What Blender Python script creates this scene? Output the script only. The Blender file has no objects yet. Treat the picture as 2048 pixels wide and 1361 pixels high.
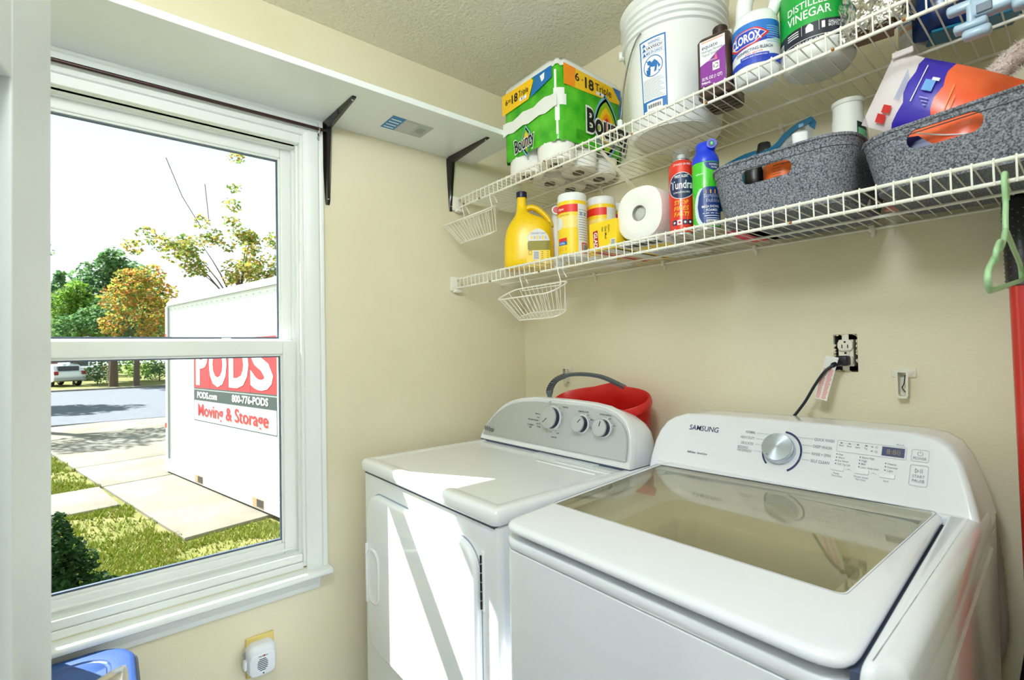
import bpy, bmesh, math, random
from math import sin, cos, pi, sqrt, atan2
from mathutils import Vector, Matrix, Euler

# ---------------------------------------------------------------- camera, sky, sun, added fill lamps, exposure
S = bpy.context.scene
COL = S.collection
W_PX = 2048.0
CAM = Vector((1.6453, -1.45, 1.30))
_yaw, _pitch, _roll, _f = math.radians(50.1237), math.radians(1.058), math.radians(-1.0684), 977.39
_fw = Vector((-sin(_yaw) * cos(_pitch), cos(_yaw) * cos(_pitch), sin(_pitch)))
_r0 = Vector((cos(_yaw), sin(_yaw), 0))
_u0 = _r0.cross(_fw)
_r = _r0 * cos(_roll) + _u0 * sin(_roll)
_u = -_r0 * sin(_roll) + _u0 * cos(_roll)
cd = bpy.data.cameras.new('camera')
cd.sensor_width = 36.0
cd.lens = _f * 36.0 / W_PX
cd.clip_start = 0.05
cd.clip_end = 400
cd.dof.use_dof = True
cd.dof.focus_distance = 1.65
cd.dof.aperture_fstop = 7.0
cam = bpy.data.objects.new('camera', cd)
COL.objects.link(cam)
M3 = Matrix((_r, _u, -_fw)).transposed()
cam.matrix_world = Matrix.Translation(CAM) @ M3.to_4x4()
S.camera = cam

S.view_settings.view_transform = 'Standard'
S.view_settings.look = 'None'
S.view_settings.gamma = 1.0
S.view_settings.exposure = 0.12
S.view_settings.use_curve_mapping = False
S.cycles.max_bounces = 10
S.cycles.diffuse_bounces = 5
S.cycles.glossy_bounces = 4
S.cycles.transparent_max_bounces = 12
S.cycles.transmission_bounces = 6
S.cycles.sample_clamp_indirect = 6.0
S.cycles.caustics_reflective = False
S.cycles.caustics_refractive = False

world = bpy.data.worlds.new('sky')
S.world = world
world.use_nodes = True
nt = world.node_tree
nt.nodes.clear()
wo = nt.nodes.new('ShaderNodeOutputWorld')
wb = nt.nodes.new('ShaderNodeBackground')
wr = nt.nodes.new('ShaderNodeValToRGB')
wt = nt.nodes.new('ShaderNodeTexCoord')
wsx = nt.nodes.new('ShaderNodeSeparateXYZ')
nt.links.new(wt.outputs['Generated'], wsx.inputs[0])
nt.links.new(wsx.outputs['Z'], wr.inputs[0])
nt.links.new(wr.outputs['Color'], wb.inputs['Color'])
nt.links.new(wb.outputs[0], wo.inputs[0])
wr.color_ramp.elements[0].position = 0.10
wr.color_ramp.elements[0].color = (1.0, 1.0, 1.0, 1)
wr.color_ramp.elements[1].position = 0.42
wr.color_ramp.elements[1].color = (0.45, 0.585, 0.62, 1)
wb.inputs['Strength'].default_value = 1.8

sun_d = bpy.data.lights.new('sun', 'SUN')
sun_d.energy = 17.5
sun_d.angle = math.radians(0.55)
sun_d.color = (1.0, 0.98, 0.94)
sun = bpy.data.objects.new('sun', sun_d)
COL.objects.link(sun)
SUN_DIR = Vector((1.0, 0.57, -1.1)).normalized()
sun.rotation_euler = SUN_DIR.to_track_quat('-Z', 'Y').to_euler()

def area_lamp(name, loc, size, power, color, direction=(0, 0, -1), shape='DISK', size_y=None):
    d = bpy.data.lights.new(name, 'AREA')
    d.shape = shape
    d.size = size
    if size_y:
        d.size_y = size_y
    d.energy = power
    d.color = color
    o = bpy.data.objects.new(name, d)
    COL.objects.link(o)
    o.location = loc
    o.rotation_euler = Vector(direction).to_track_quat('-Z', 'Y').to_euler()
    return o

FILL_ROOM = 36.0
FILL_HALL = 3.0
FILL_HALL_SIDE = 5.0
FILL_XY = (1.42, -1.56)
_d = bpy.data.lights.new('room_fill_lamp', 'POINT')  # added fill lamp in place of bounced flash, no lamp seen here
_d.energy = FILL_ROOM
_d.color = (0.82, 0.92, 1.0)
_d.shadow_soft_size = 0.13
_o = bpy.data.objects.new('room_fill_lamp', _d)
COL.objects.link(_o)
_o.location = (FILL_XY[0], FILL_XY[1], 2.12)
area_lamp('hall_fill_lamp', (2.35, -1.45, 2.30), 0.34, FILL_HALL, (0.85, 0.935, 1.0))  # added fill lamp, no lamp known in the hall
# added fill light from the hall side, behind the camera, not a known window
area_lamp('hall_side_fill', (2.93, -1.30, 1.35), 1.2, FILL_HALL_SIDE, (0.74, 0.88, 1.0), (-1, 0.10, 0.06), 'RECTANGLE', 1.7)

# ---------------------------------------------------------------- helpers
def lin(c):
    out = []
    for v in c:
        v = v / 255.0
        out.append(v / 12.92 if v <= 0.04045 else ((v + 0.055) / 1.055) ** 2.4)
    return (out[0], out[1], out[2], 1.0)

_M = {}
def mat(name, rgb, rough=0.5, metal=0.0, spec=0.5, coat=0.0, alpha=None, trans=0.0, ior=None, sub=None):
    if name in _M:
        return _M[name]
    m = bpy.data.materials.new(name)
    m.use_nodes = True
    b = m.node_tree.nodes['Principled BSDF']
    b.inputs['Base Color'].default_value = lin(rgb)
    b.inputs['Roughness'].default_value = rough
    b.inputs['Metallic'].default_value = metal
    b.inputs['Specular IOR Level'].default_value = spec
    b.inputs['Coat Weight'].default_value = coat
    if coat:
        b.inputs['Coat Roughness'].default_value = 0.08
    if trans:
        b.inputs['Transmission Weight'].default_value = trans
    if ior:
        b.inputs['IOR'].default_value = ior
    if alpha is not None:
        b.inputs['Alpha'].default_value = alpha
    _M[name] = m
    return m

def nodes(m):
    return m.node_tree.nodes, m.node_tree.links, m.node_tree.nodes['Principled BSDF']

def add_bump(m, scale, strength, kind='noise', detail=4.0, dist=0.01):
    n, l, b = nodes(m)
    tc = n.new('ShaderNodeTexCoord')
    if kind == 'noise':
        t = n.new('ShaderNodeTexNoise')
        t.inputs['Scale'].default_value = scale
        t.inputs['Detail'].default_value = detail
        out = t.outputs['Fac']
    else:
        t = n.new('ShaderNodeTexVoronoi')
        t.inputs['Scale'].default_value = scale
        out = t.outputs['Distance']
    l.new(tc.outputs['Object'], t.inputs['Vector'])
    bp = n.new('ShaderNodeBump')
    bp.inputs['Strength'].default_value = strength
    bp.inputs['Distance'].default_value = dist
    l.new(out, bp.inputs['Height'])
    l.new(bp.outputs['Normal'], b.inputs['Normal'])
    return m

def add_tint(m, c1, c2, scale, detail=3.0, lo=0.35, hi=0.65, vec=None, coord='Object'):
    n, l, b = nodes(m)
    tc = n.new('ShaderNodeTexCoord')
    t = n.new('ShaderNodeTexNoise')
    t.inputs['Scale'].default_value = scale
    t.inputs['Detail'].default_value = detail
    src = tc.outputs[coord]
    if vec:
        mp = n.new('ShaderNodeMapping')
        mp.inputs['Scale'].default_value = vec
        l.new(src, mp.inputs['Vector'])
        src = mp.outputs['Vector']
    l.new(src, t.inputs['Vector'])
    r = n.new('ShaderNodeValToRGB')
    r.color_ramp.elements[0].position = lo
    r.color_ramp.elements[0].color = lin(c1)
    r.color_ramp.elements[1].position = hi
    r.color_ramp.elements[1].color = lin(c2)
    l.new(t.outputs['Fac'], r.inputs[0])
    l.new(r.outputs['Color'], b.inputs['Base Color'])
    return m

def island_tint(m, cols):
    n, l, b = nodes(m)
    g = n.new('ShaderNodeNewGeometry')
    r = n.new('ShaderNodeValToRGB')
    e = r.color_ramp.elements
    k = len(cols)
    while len(e) < k:
        e.new(0.5)
    for i, c in enumerate(cols):
        e[i].position = i / max(1, k - 1)
        e[i].color = lin(c)
    l.new(g.outputs['Random Per Island'], r.inputs[0])
    l.new(r.outputs['Color'], b.inputs['Base Color'])
    return m

def clear_mat(name, tint=(255, 255, 255), gloss=0.08, rough=0.02, ior=1.45, haze=None):
    """Thin clear sheet: lets light straight through, with Fresnel reflection."""
    if name in _M:
        return _M[name]
    m = bpy.data.materials.new(name)
    m.use_nodes = True
    n, l = m.node_tree.nodes, m.node_tree.links
    n.clear()
    o = n.new('ShaderNodeOutputMaterial')
    mx = n.new('ShaderNodeMixShader')
    tr = n.new('ShaderNodeBsdfTransparent')
    tr.inputs['Color'].default_value = lin(tint)
    gl = n.new('ShaderNodeBsdfGlossy')
    gl.inputs['Roughness'].default_value = rough
    fr = n.new('ShaderNodeFresnel')
    # one reflectance for both faces of the sheet: undo the node's own inversion on back faces
    ge = n.new('ShaderNodeNewGeometry')
    m1 = n.new('ShaderNodeMath')
    m1.operation = 'MULTIPLY_ADD'
    m1.inputs[1].default_value = -2.0
    m1.inputs[2].default_value = 1.0
    l.new(ge.outputs['Backfacing'], m1.inputs[0])
    pw_ = n.new('ShaderNodeMath')
    pw_.operation = 'POWER'
    pw_.inputs[0].default_value = ior
    l.new(m1.outputs[0], pw_.inputs[1])
    l.new(pw_.outputs[0], fr.inputs['IOR'])
    l.new(fr.outputs[0], mx.inputs[0])
    l.new(tr.outputs[0], mx.inputs[1])
    l.new(gl.outputs[0], mx.inputs[2])
    if haze:
        df = n.new('ShaderNodeBsdfDiffuse')
        df.inputs['Color'].default_value = lin(haze[0])
        m2 = n.new('ShaderNodeMixShader')
        m2.inputs[0].default_value = haze[1]
        l.new(mx.outputs[0], m2.inputs[1])
        l.new(df.outputs[0], m2.inputs[2])
        l.new(m2.outputs[0], o.inputs[0])
    else:
        l.new(mx.outputs[0], o.inputs[0])
    _M[name] = m
    return m

# ---- objects
def obj(name, bm, m=None, parent=None, smooth=None, kind=None, label=None):
    me = bpy.data.meshes.new(name)
    if isinstance(bm, bmesh.types.BMesh):
        bmesh.ops.recalc_face_normals(bm, faces=bm.faces[:]) if smooth != 'keep' else None
        bm.to_mesh(me)
        bm.free()
    else:
        v, f = bm
        me.from_pydata(v, [], f)
        me.update()
    if smooth not in (None, 'keep', False):
        for p in me.polygons:
            p.use_smooth = True
        me.set_sharp_from_angle(angle=math.radians(smooth if smooth is not True else 40))
    ms = m if isinstance(m, (list, tuple)) else [m]
    for x in ms:
        if x:
            me.materials.append(x)
    o = bpy.data.objects.new(name, me)
    COL.objects.link(o)
    if parent:
        o.parent = parent
    if kind:
        o['kind'] = kind
    if label:
        o['label'] = label
    return o

def thing(name, label, cat, loc=(0, 0, 0), rz=0.0, group=None, rot=None):
    o = bpy.data.objects.new(name, None)
    COL.objects.link(o)
    o.empty_display_size = 0.02
    o.location = loc
    o.rotation_euler = rot if rot else (0, 0, rz)
    o['label'] = label
    o['category'] = cat
    if group:
        o['group'] = group
    return o

def tag(o, label, cat, group=None):
    o['label'] = label
    o['category'] = cat
    if group:
        o['group'] = group
    return o

def copy_tree(o, parent=None, loc=None, rot=None, label=None):
    c = o.copy()
    COL.objects.link(c)
    if parent:
        c.parent = parent
    if loc is not None:
        c.location = loc
    if rot is not None:
        c.rotation_euler = rot
    if label:
        c['label'] = label
    for ch in list(o.children):
        copy_tree(ch, c)
    return c

# ---- bmesh shapes (all add to a bmesh and return it)
def BM():
    return bmesh.new()

def add_box(bm, lo, hi, bev=0.0, seg=2, M=None):
    t = bmesh.new()
    r = bmesh.ops.create_cube(t, size=1.0)
    c = [(lo[i] + hi[i]) / 2 for i in range(3)]
    s = [abs(hi[i] - lo[i]) for i in range(3)]
    for v in t.verts:
        v.co = Vector((v.co.x * s[0] + c[0], v.co.y * s[1] + c[1], v.co.z * s[2] + c[2]))
    if bev > 0:
        bmesh.ops.bevel(t, geom=t.edges[:], offset=min(bev, min(s) * 0.49), segments=seg, profile=0.5, affect='EDGES')
    return _merge(bm, t, M)

def _merge(bm, t, M=None, mi=0):
    if M is not None:
        for v in t.verts:
            v.co = M @ v.co
    vm = {}
    for v in t.verts:
        vm[v] = bm.verts.new(v.co)
    for f in t.faces:
        try:
            nf = bm.faces.new([vm[v] for v in f.verts])
            nf.material_index = f.material_index if mi == 0 else mi
            nf.smooth = f.smooth
        except ValueError:
            pass
    t.free()
    return bm

def box(lo, hi, bev=0.0, seg=2, M=None):
    return add_box(BM(), lo, hi, bev, seg, M)

def add_loft(bm, loops, cap0=True, cap1=True, closed=True, ring=False):
    rows = [[bm.verts.new(Vector(p)) for p in lp] for lp in loops]
    n = len(rows[0])
    R = len(rows)
    for i in range(R if ring else R - 1):
        a, b = rows[i], rows[(i + 1) % R]
        for j in range(n if closed else n - 1):
            k = (j + 1) % n
            try:
                bm.faces.new((a[j], a[k], b[k], b[j]))
            except ValueError:
                pass
    if cap0 and not ring:
        bm.faces.new(rows[0][::-1])
    if cap1 and not ring:
        bm.faces.new(rows[-1])
    return bm

def loft(loops, **k):
    return add_loft(BM(), loops, **k)

def circ(r, z, n=24, cx=0, cy=0, ry=None, ex=2.0, a0=0.0):
    out = []
    ry = r if ry is None else ry
    for i in range(n):
        a = a0 + 2 * pi * i / n
        c, s = cos(a), sin(a)
        if ex != 2.0:
            c = math.copysign(abs(c) ** (2 / ex), c)
            s = math.copysign(abs(s) ** (2 / ex), s)
        out.append((cx + r * c, cy + ry * s, z))
    return out

def lathe(prof, n=28, cx=0, cy=0, sy=1.0, cap0=True, cap1=True):
    return loft([circ(r, z, n, cx, cy, r * sy) for r, z in prof], cap0=cap0, cap1=cap1)

def rrect(x0, y0, x1, y1, r, seg=5):
    pts = []
    r = min(r, (x1 - x0) / 2 - 1e-5, (y1 - y0) / 2 - 1e-5)
    for cx, cy, a in ((x1 - r, y1 - r, 0), (x0 + r, y1 - r, pi / 2), (x0 + r, y0 + r, pi), (x1 - r, y0 + r, 1.5 * pi)):
        for i in range(seg + 1):
            t = a + (pi / 2) * i / seg
            pts.append((cx + r * cos(t), cy + r * sin(t)))
    return pts

def add_tube(bm, pts, r, n=6, closed=False, caps=True, rad=None):
    P = [Vector(p) for p in pts]
    N = len(P)
    loops = []
    prev = None
    for i in range(N):
        if closed:
            t = P[(i + 1) % N] - P[(i - 1) % N]
        elif i == 0:
            t = P[1] - P[0]
        elif i == N - 1:
            t = P[-1] - P[-2]
        else:
            t = (P[i + 1] - P[i]).normalized() + (P[i] - P[i - 1]).normalized()
        t.normalize()
        if prev is None:
            a = Vector((0, 0, 1)) if abs(t.z) < 0.9 else Vector((1, 0, 0))
            u = t.cross(a).normalized()
        else:
            u = (prev - t * prev.dot(t)).normalized()
        w = t.cross(u)
        prev = u
        rr = rad[i] if rad else r
        loops.append([P[i] + (u * cos(2 * pi * k / n) + w * sin(2 * pi * k / n)) * rr for k in range(n)])
    return add_loft(bm, loops, cap0=caps and not closed, cap1=caps and not closed, ring=closed)

def tube(pts, r, n=6, **k):
    return add_tube(BM(), pts, r, n, **k)

def smooth_path(pts, sub=6, closed=False):
    P = [Vector(p) for p in pts]
    out = []
    N = len(P)
    for i in range(N if closed else N - 1):
        p0 = P[(i - 1) % N] if closed or i > 0 else P[i]
        p1 = P[i]
        p2 = P[(i + 1) % N]
        p3 = P[(i + 2) % N] if closed or i + 2 < N else p2
        for k in range(sub):
            t = k / sub
            out.append(0.5 * ((2 * p1) + (p2 - p0) * t + (2 * p0 - 5 * p1 + 4 * p2 - p3) * t * t + (3 * p1 - p0 - 3 * p2 + p3) * t ** 3))
    if not closed:
        out.append(P[-1])
    return out

def add_prism(bm, poly, z0, z1, axes='xyz', M=None):
    """Extrude a 2-D polygon; axes gives which world axes (u, v, depth) stand for."""
    idx = {'x': 0, 'y': 1, 'z': 2}
    def mk(p, d):
        q = [0, 0, 0]
        q[idx[axes[0]]], q[idx[axes[1]]], q[idx[axes[2]]] = p[0], p[1], d
        v = Vector(q)
        return M @ v if M else v
    return add_loft(bm, [[mk(p, z0) for p in poly], [mk(p, z1) for p in poly]])

def prism(poly, z0, z1, axes='xyz', M=None):
    return add_prism(BM(), poly, z0, z1, axes, M)

def add_plate(bm, poly, z0, z1, bev, axes='xyz', seg=3):
    """Extruded polygon whose far edge (z1) is rounded."""
    n = len(poly)
    def inset(d):
        out = []
        A = sum(poly[i][0] * poly[(i + 1) % n][1] - poly[(i + 1) % n][0] * poly[i][1] for i in range(n))
        sg = 1 if A > 0 else -1
        for i in range(n):
            p0, p1, p2 = Vector(poly[i - 1]), Vector(poly[i]), Vector(poly[(i + 1) % n])
            e1 = (p1 - p0).normalized() if (p1 - p0).length > 1e-9 else (p2 - p1).normalized()
            e2 = (p2 - p1).normalized() if (p2 - p1).length > 1e-9 else e1
            n1 = Vector((-e1.y, e1.x)) * sg
            n2 = Vector((-e2.y, e2.x)) * sg
            m = (n1 + n2)
            m = m.normalized() if m.length > 1e-6 else n1
            k = 1 / max(0.5, m.dot(n1))
            out.append(p1 + m * d * k)
        return out
    idx = {'x': 0, 'y': 1, 'z': 2}
    def mk(p, d):
        q = [0, 0, 0]
        q[idx[axes[0]]], q[idx[axes[1]]], q[idx[axes[2]]] = p[0], p[1], d
        return Vector(q)
    s = 1 if z1 > z0 else -1
    loops = [[mk(p, z0) for p in poly]]
    for i in range(seg + 1):
        a = (pi / 2) * i / seg
        loops.append([mk(p, z1 - s * bev * (1 - sin(a))) for p in inset(bev * (1 - cos(a)))])
    return add_loft(bm, loops)

def plate(poly, z0, z1, bev, axes='xyz', seg=3):
    return add_plate(BM(), poly, z0, z1, bev, axes, seg)

def add_sphere(bm, c, r, n=12, m=8, sc=(1, 1, 1)):
    loops = []
    for i in range(1, m):
        a = pi * i / m
        loops.append([(c[0] + sc[0] * r * sin(a) * cos(2 * pi * k / n), c[1] + sc[1] * r * sin(a) * sin(2 * pi * k / n), c[2] - sc[2] * r * cos(a)) for k in range(n)])
    return add_loft(bm, loops)

# ---- flat print (lettering, label fields) laid on a surface
_FONT = {}
def text_geo(s, bold):
    k = (s, bold)
    if k not in _FONT:
        cu = bpy.data.curves.new('t', 'FONT')
        cu.body = s
        cu.resolution_u = 3
        cu.offset = bold
        o = bpy.data.objects.new('t', cu)
        me = bpy.data.meshes.new_from_object(o)
        vs = [(v.co.x, v.co.y) for v in me.vertices]
        fs = [tuple(p.vertices) for p in me.polygons]
        bpy.data.meshes.remove(me)
        bpy.data.objects.remove(o)
        bpy.data.curves.remove(cu)
        _FONT[k] = (vs, fs)
    return _FONT[k]

class Ink:
    """Printed fields and letters in (u, v) metres, put on a surface by mapf(u, v, lift)."""
    def __init__(self, mapf, lift=0.0004, step=0.00025):
        self.f, self.lift, self.step = mapf, lift, step
        self.V, self.F, self.I, self.mats = [], [], [], []
        self.layer = 0
    def _mi(self, m):
        if m not in self.mats:
            self.mats.append(m)
        return self.mats.index(m)
    def _add(self, pts, faces, m, layer):
        b = len(self.V)
        h = self.lift + self.step * layer
        self.V += [tuple(self.f(u, v, h)) for u, v in pts]
        self.F += [tuple(b + i for i in f) for f in faces]
        self.I += [self._mi(m)] * len(faces)
    def rect(self, u0, v0, u1, v1, m, layer=0, nu=1, nv=1, skew=0.0):
        pts, fs = [], []
        for j in range(nv + 1):
            for i in range(nu + 1):
                t = j / nv
                pts.append((u0 + (u1 - u0) * i / nu + skew * t, v0 + (v1 - v0) * t))
        for j in range(nv):
            for i in range(nu):
                a = j * (nu + 1) + i
                fs.append((a, a + 1, a + nu + 2, a + nu + 1))
        self._add(pts, fs, m, layer)
    def poly(self, pts, m, layer=0):
        self._add(pts, [tuple(range(len(pts)))], m, layer)
    def strip(self, low, high, m, layer=0):
        n = len(low)
        self._add(list(low) + list(high), [(i, i + 1, n + i + 1, n + i) for i in range(n - 1)], m, layer)
    def cpoly(self, pts, m, layer=0, n=18):
        """convex outline cut into upright slices, so that it follows a curved surface"""
        u0, u1 = min(p[0] for p in pts), max(p[0] for p in pts)
        lo, hi = [], []
        for i in range(n + 1):
            u = u0 + (u1 - u0) * (i / n)
            u = min(max(u, u0 + 1e-6), u1 - 1e-6)
            vs = []
            for a, b in zip(pts, pts[1:] + pts[:1]):
                if (a[0] - u) * (b[0] - u) <= 0 and abs(a[0] - b[0]) > 1e-9:
                    vs.append(a[1] + (b[1] - a[1]) * (u - a[0]) / (b[0] - a[0]))
            if not vs:
                continue
            lo.append((u, min(vs)))
            hi.append((u, max(vs)))
        self.strip(lo, hi, m, layer)
    def disc(self, u, v, r, m, layer=0, n=20, rv=None):
        rv = r if rv is None else rv
        c = [(u, v)] + [(u + r * cos(2 * pi * i / n), v + rv * sin(2 * pi * i / n)) for i in range(n)]
        self._add(c, [(0, 1 + i, 1 + (i + 1) % n) for i in range(n)], m, layer)
    def ring(self, u, v, r, w, m, layer=0, n=28, rv=None, a0=0, a1=2 * pi):
        rv = r if rv is None else rv
        lo = [(u + (r - w) * cos(a0 + (a1 - a0) * i / n), v + (rv - w) * sin(a0 + (a1 - a0) * i / n)) for i in range(n + 1)]
        hi = [(u + r * cos(a0 + (a1 - a0) * i / n), v + rv * sin(a0 + (a1 - a0) * i / n)) for i in range(n + 1)]
        self.strip(lo, hi, m, layer)
    def frame(self, u0, v0, u1, v1, w, m, layer=0, r=0.0, nu=1):
        if r > 0:
            a = rrect(u0, v0, u1, v1, r, 4)
            b = rrect(u0 + w, v0 + w, u1 - w, v1 - w, max(r - w, 1e-4), 4)
            self.strip(a + a[:1], b + b[:1], m, layer)
        else:
            self.rect(u0, v0, u1, v0 + w, m, layer, nu)
            self.rect(u0, v1 - w, u1, v1, m, layer, nu)
            self.rect(u0, v0, u0 + w, v1, m, layer)
            self.rect(u1 - w, v0, u1, v1, m, layer)
    def line(self, pts, w, m, layer=0):
        for (a, b) in zip(pts[:-1], pts[1:]):
            d = Vector((b[0] - a[0], b[1] - a[1]))
            if d.length < 1e-7:
                continue
            d.normalize()
            n = Vector((-d.y, d.x)) * w / 2
            self.poly([(a[0] - n.x, a[1] - n.y), (b[0] - n.x, b[1] - n.y), (b[0] + n.x, b[1] + n.y), (a[0] + n.x, a[1] + n.y)], m, layer)
    def text(self, s, u, v, h, m, layer=2, w=None, sx=1.0, bold=0.0, align='c', rot=0.0, shear=0.0):
        """h = cap height; w = width to fit."""
        vs, fs = text_geo(s, bold)
        if not vs:
            return
        x0, x1 = min(p[0] for p in vs), max(p[0] for p in vs)
        k = h / 0.70
        kx = k * sx if w is None else w / max(1e-6, x1 - x0)
        off = {'c': (x0 + x1) / 2, 'l': x0, 'r': x1}[align]
        cr, sr = cos(rot), sin(rot)
        pts = []
        for x, y in vs:
            a, b = (x - off) * kx + shear * (y - 0.35) * k, (y - 0.35) * k
            pts.append((u + a * cr - b * sr, v + a * sr + b * cr))
        self._add(pts, fs, m, layer)
    def build(self, name, parent=None, label=None):
        me = bpy.data.meshes.new(name)
        me.from_pydata(self.V, [], self.F)
        for m in self.mats:
            me.materials.append(m)
        me.polygons.foreach_set('material_index', self.I)
        me.update()
        o = bpy.data.objects.new(name, me)
        COL.objects.link(o)
        if parent:
            o.parent = parent
        if label:
            o['label'] = label
        return o

def plane_map(o, u, v):
    o, u, v = Vector(o), Vector(u).normalized(), Vector(v).normalized()
    n = u.cross(v)
    return lambda a, b, h: o + u * a + v * b + n * h

def cyl_map(r, a0, z0=0.0, taper=None, sy=1.0):
    def f(u, v, h):
        rr = (r if taper is None else taper(v))
        a = a0 + u / rr
        return ((rr + h) * cos(a), (rr * sy + h) * sin(a), z0 + v)
    return f

# ---- common materials
WHITE_PAINT = add_bump(mat('white_trim_paint', (236, 240, 240), 0.35), 30, 0.03)
APPLIANCE = mat('white_enamel', (244, 246, 250), 0.16, spec=0.5, coat=0.4)
WIRE = mat('white_vinyl_wire', (246, 243, 232), 0.35)
BLACK = mat('black_plastic', (22, 22, 26), 0.4)
BLACK_INK = mat('black_ink', (18, 18, 22), 0.5)
WHITE_INK = mat('white_ink', (250, 250, 250), 0.45)
GREY_INK = mat('grey_ink', (120, 125, 135), 0.5)
NAVY_INK = mat('navy_ink', (24, 34, 92), 0.4)
RED_INK = mat('red_ink', (205, 35, 35), 0.45)
CHROME = mat('brushed_steel', (200, 200, 200), 0.25, metal=1.0)
DARK_METAL = mat('dark_steel', (60, 58, 58), 0.35, metal=1.0)
GREY_PLASTIC = mat('grey_plastic', (165, 168, 172), 0.4)
# ---------------------------------------------------------------- room shell
WALL = mat('cream_wall_paint', (226, 211, 166), 0.42, spec=0.35)
add_tint(WALL, (230, 222, 193), (237, 229, 203), 2.2, 5)
add_bump(WALL, 140, 0.12, detail=3, dist=0.004)
CEIL = mat('textured_ceiling_paint', (238, 234, 216), 0.7)
add_bump(CEIL, 95, 0.75, detail=6, dist=0.012)
FLOOR = mat('vinyl_floor', (170, 172, 176), 0.4)
H = 2.405
X1, Y0 = 1.72, -2.35          # right wall, front wall
XH = 2.95                     # hall far wall
WY0, WY1, WZ0, WZ1 = -1.668, -0.945, 0.612, 2.012    # window opening in the left wall

def structure(name, bm, m, smooth=None):
    o = obj(name, bm, m, None, smooth)
    o['kind'] = 'structure'
    return o

bm = BM()
add_box(bm, (-0.13, Y0 - .1, 0), (0, WY0, H))
add_box(bm, (-0.13, WY1, 0), (0, 0.12, H))
add_box(bm, (-0.13, WY0, 0), (0, WY1, WZ0))
add_box(bm, (-0.13, WY0, WZ1), (0, WY1, H))
structure('wall_left', bm, WALL)
# back wall, with the ragged cut-outs for the outlet box and the laundry valve box
bm = BM()
holes = [(1.2075, 1.2600, 1.226, 1.322), (0.835, 1.036, 1.02, 1.0885)]
xs = sorted({-0.13, XH} | {h[0] for h in holes} | {h[1] for h in holes})
for xa, xb in zip(xs[:-1], xs[1:]):
    hs = [h for h in holes if h[0] <= xa + 1e-6 and h[1] >= xb - 1e-6]
    z = 0
    for h in hs:
        add_box(bm, (xa, 0, z), (xb, 0.12, h[2]))
        z = h[3]
    add_box(bm, (xa, 0, z), (xb, 0.12, H))
structure('wall_back', bm, WALL)
# right wall with the doorway the photograph was taken from
bm = BM()
add_box(bm, (X1, -0.80, 0), (X1 + .11, 0, H))
add_box(bm, (X1, Y0 - .1, 0), (X1 + .11, -1.68, H))
add_box(bm, (X1, -1.68, 2.06), (X1 + .11, -0.80, H))
structure('wall_right', bm, WALL)
structure('wall_front', box((-0.13, Y0 - .1, 0), (XH, Y0, H)), WALL)
structure('wall_hall', box((XH, Y0 - .1, 0), (XH + .1, 0.12, H)), WALL)
structure('ceiling', box((-0.13, Y0 - .1, H), (XH + .1, 0.12, H + .08)), CEIL)
structure('floor', box((-0.13, Y0 - .1, -0.08), (XH + .1, 0.12, 0)), FLOOR)
for i, (lo, hi) in enumerate([((0, Y0, 0), (.014, -.001, .09)), ((.014, -.014, 0), (X1, 0, .09))]):
    structure('baseboard_' + ('left', 'back')[i], box(lo, hi, .004), WHITE_PAINT)
bm = BM()
for lo_, hi_ in (((XH - .02, -2.20, .42), (XH, -2.12, 2.28)), ((XH - .02, -.48, .42), (XH, -.40, 2.28)), ((XH - .02, -2.12, .42), (XH, -.48, .50)), ((XH - .02, -2.12, 2.20), (XH, -.48, 2.28))):
    add_box(bm, lo_, hi_, .003)
structure('added_window_frame', bm, WHITE_PAINT)  # frame added around the unseen hall fill light, not a known window
structure('roof_eave', box((-0.62, -3.6, 2.262), (-0.13, 0.9, 2.40)), WHITE_PAINT)

# unseen fixtures added for the fill lamps (behind the camera and in the hall)
GLOW = bpy.data.materials.new('fill_lamp_glass')
GLOW.use_nodes = True
_b = GLOW.node_tree.nodes['Principled BSDF']
_b.inputs['Emission Color'].default_value = (1, .97, .92, 1)
_b.inputs['Emission Strength'].default_value = 1.5
for nm, lab, x, y in (('added_ceiling_lamp', 'added round ceiling fill lamp in the laundry room behind the camera', FILL_XY[0], FILL_XY[1]), ('added_ceiling_lamp', 'added round ceiling fill lamp in the hall outside the doorway', 2.35, -1.45)):
    t = thing(nm, lab, 'lamp', (x, y, H))
    obj('base_ring', lathe([(.17, -.001), (.17, -.025), (.15, -.03)], 32), WHITE_PAINT, t, 40)
    obj('glass_dome', lathe([(.15, -.028), (.148, -.05), (.12, -.075), (.06, -.09), (.005, -.094)], 32), GLOW, t, 60)

# ---------------------------------------------------------------- window_1
GLASS = clear_mat('window_glass', (246, 250, 250), ior=1.14)
VINYL = mat('white_vinyl', (238, 241, 240), 0.3)
DARKSEAL = mat('dark_glazing_seal', (70, 84, 104), 0.5)
win = bpy.data.objects.new('window_1', None)
COL.objects.link(win)
win['kind'] = 'structure'
def ring_box(y0, y1, z0, z1, wy, wzb, wzt, xa, xb, bev=.002):
    """rectangular ring in the y-z plane"""
    bm = BM()
    add_box(bm, (xa, y0, z0), (xb, y0 + wy, z1), bev)
    add_box(bm, (xa, y1 - wy, z0), (xb, y1, z1), bev)
    add_box(bm, (xa, y0 + wy, z0), (xb, y1 - wy, z0 + wzb), bev)
    add_box(bm, (xa, y0 + wy, z1 - wzt), (xb, y1 - wy, z1), bev)
    return bm
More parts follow.
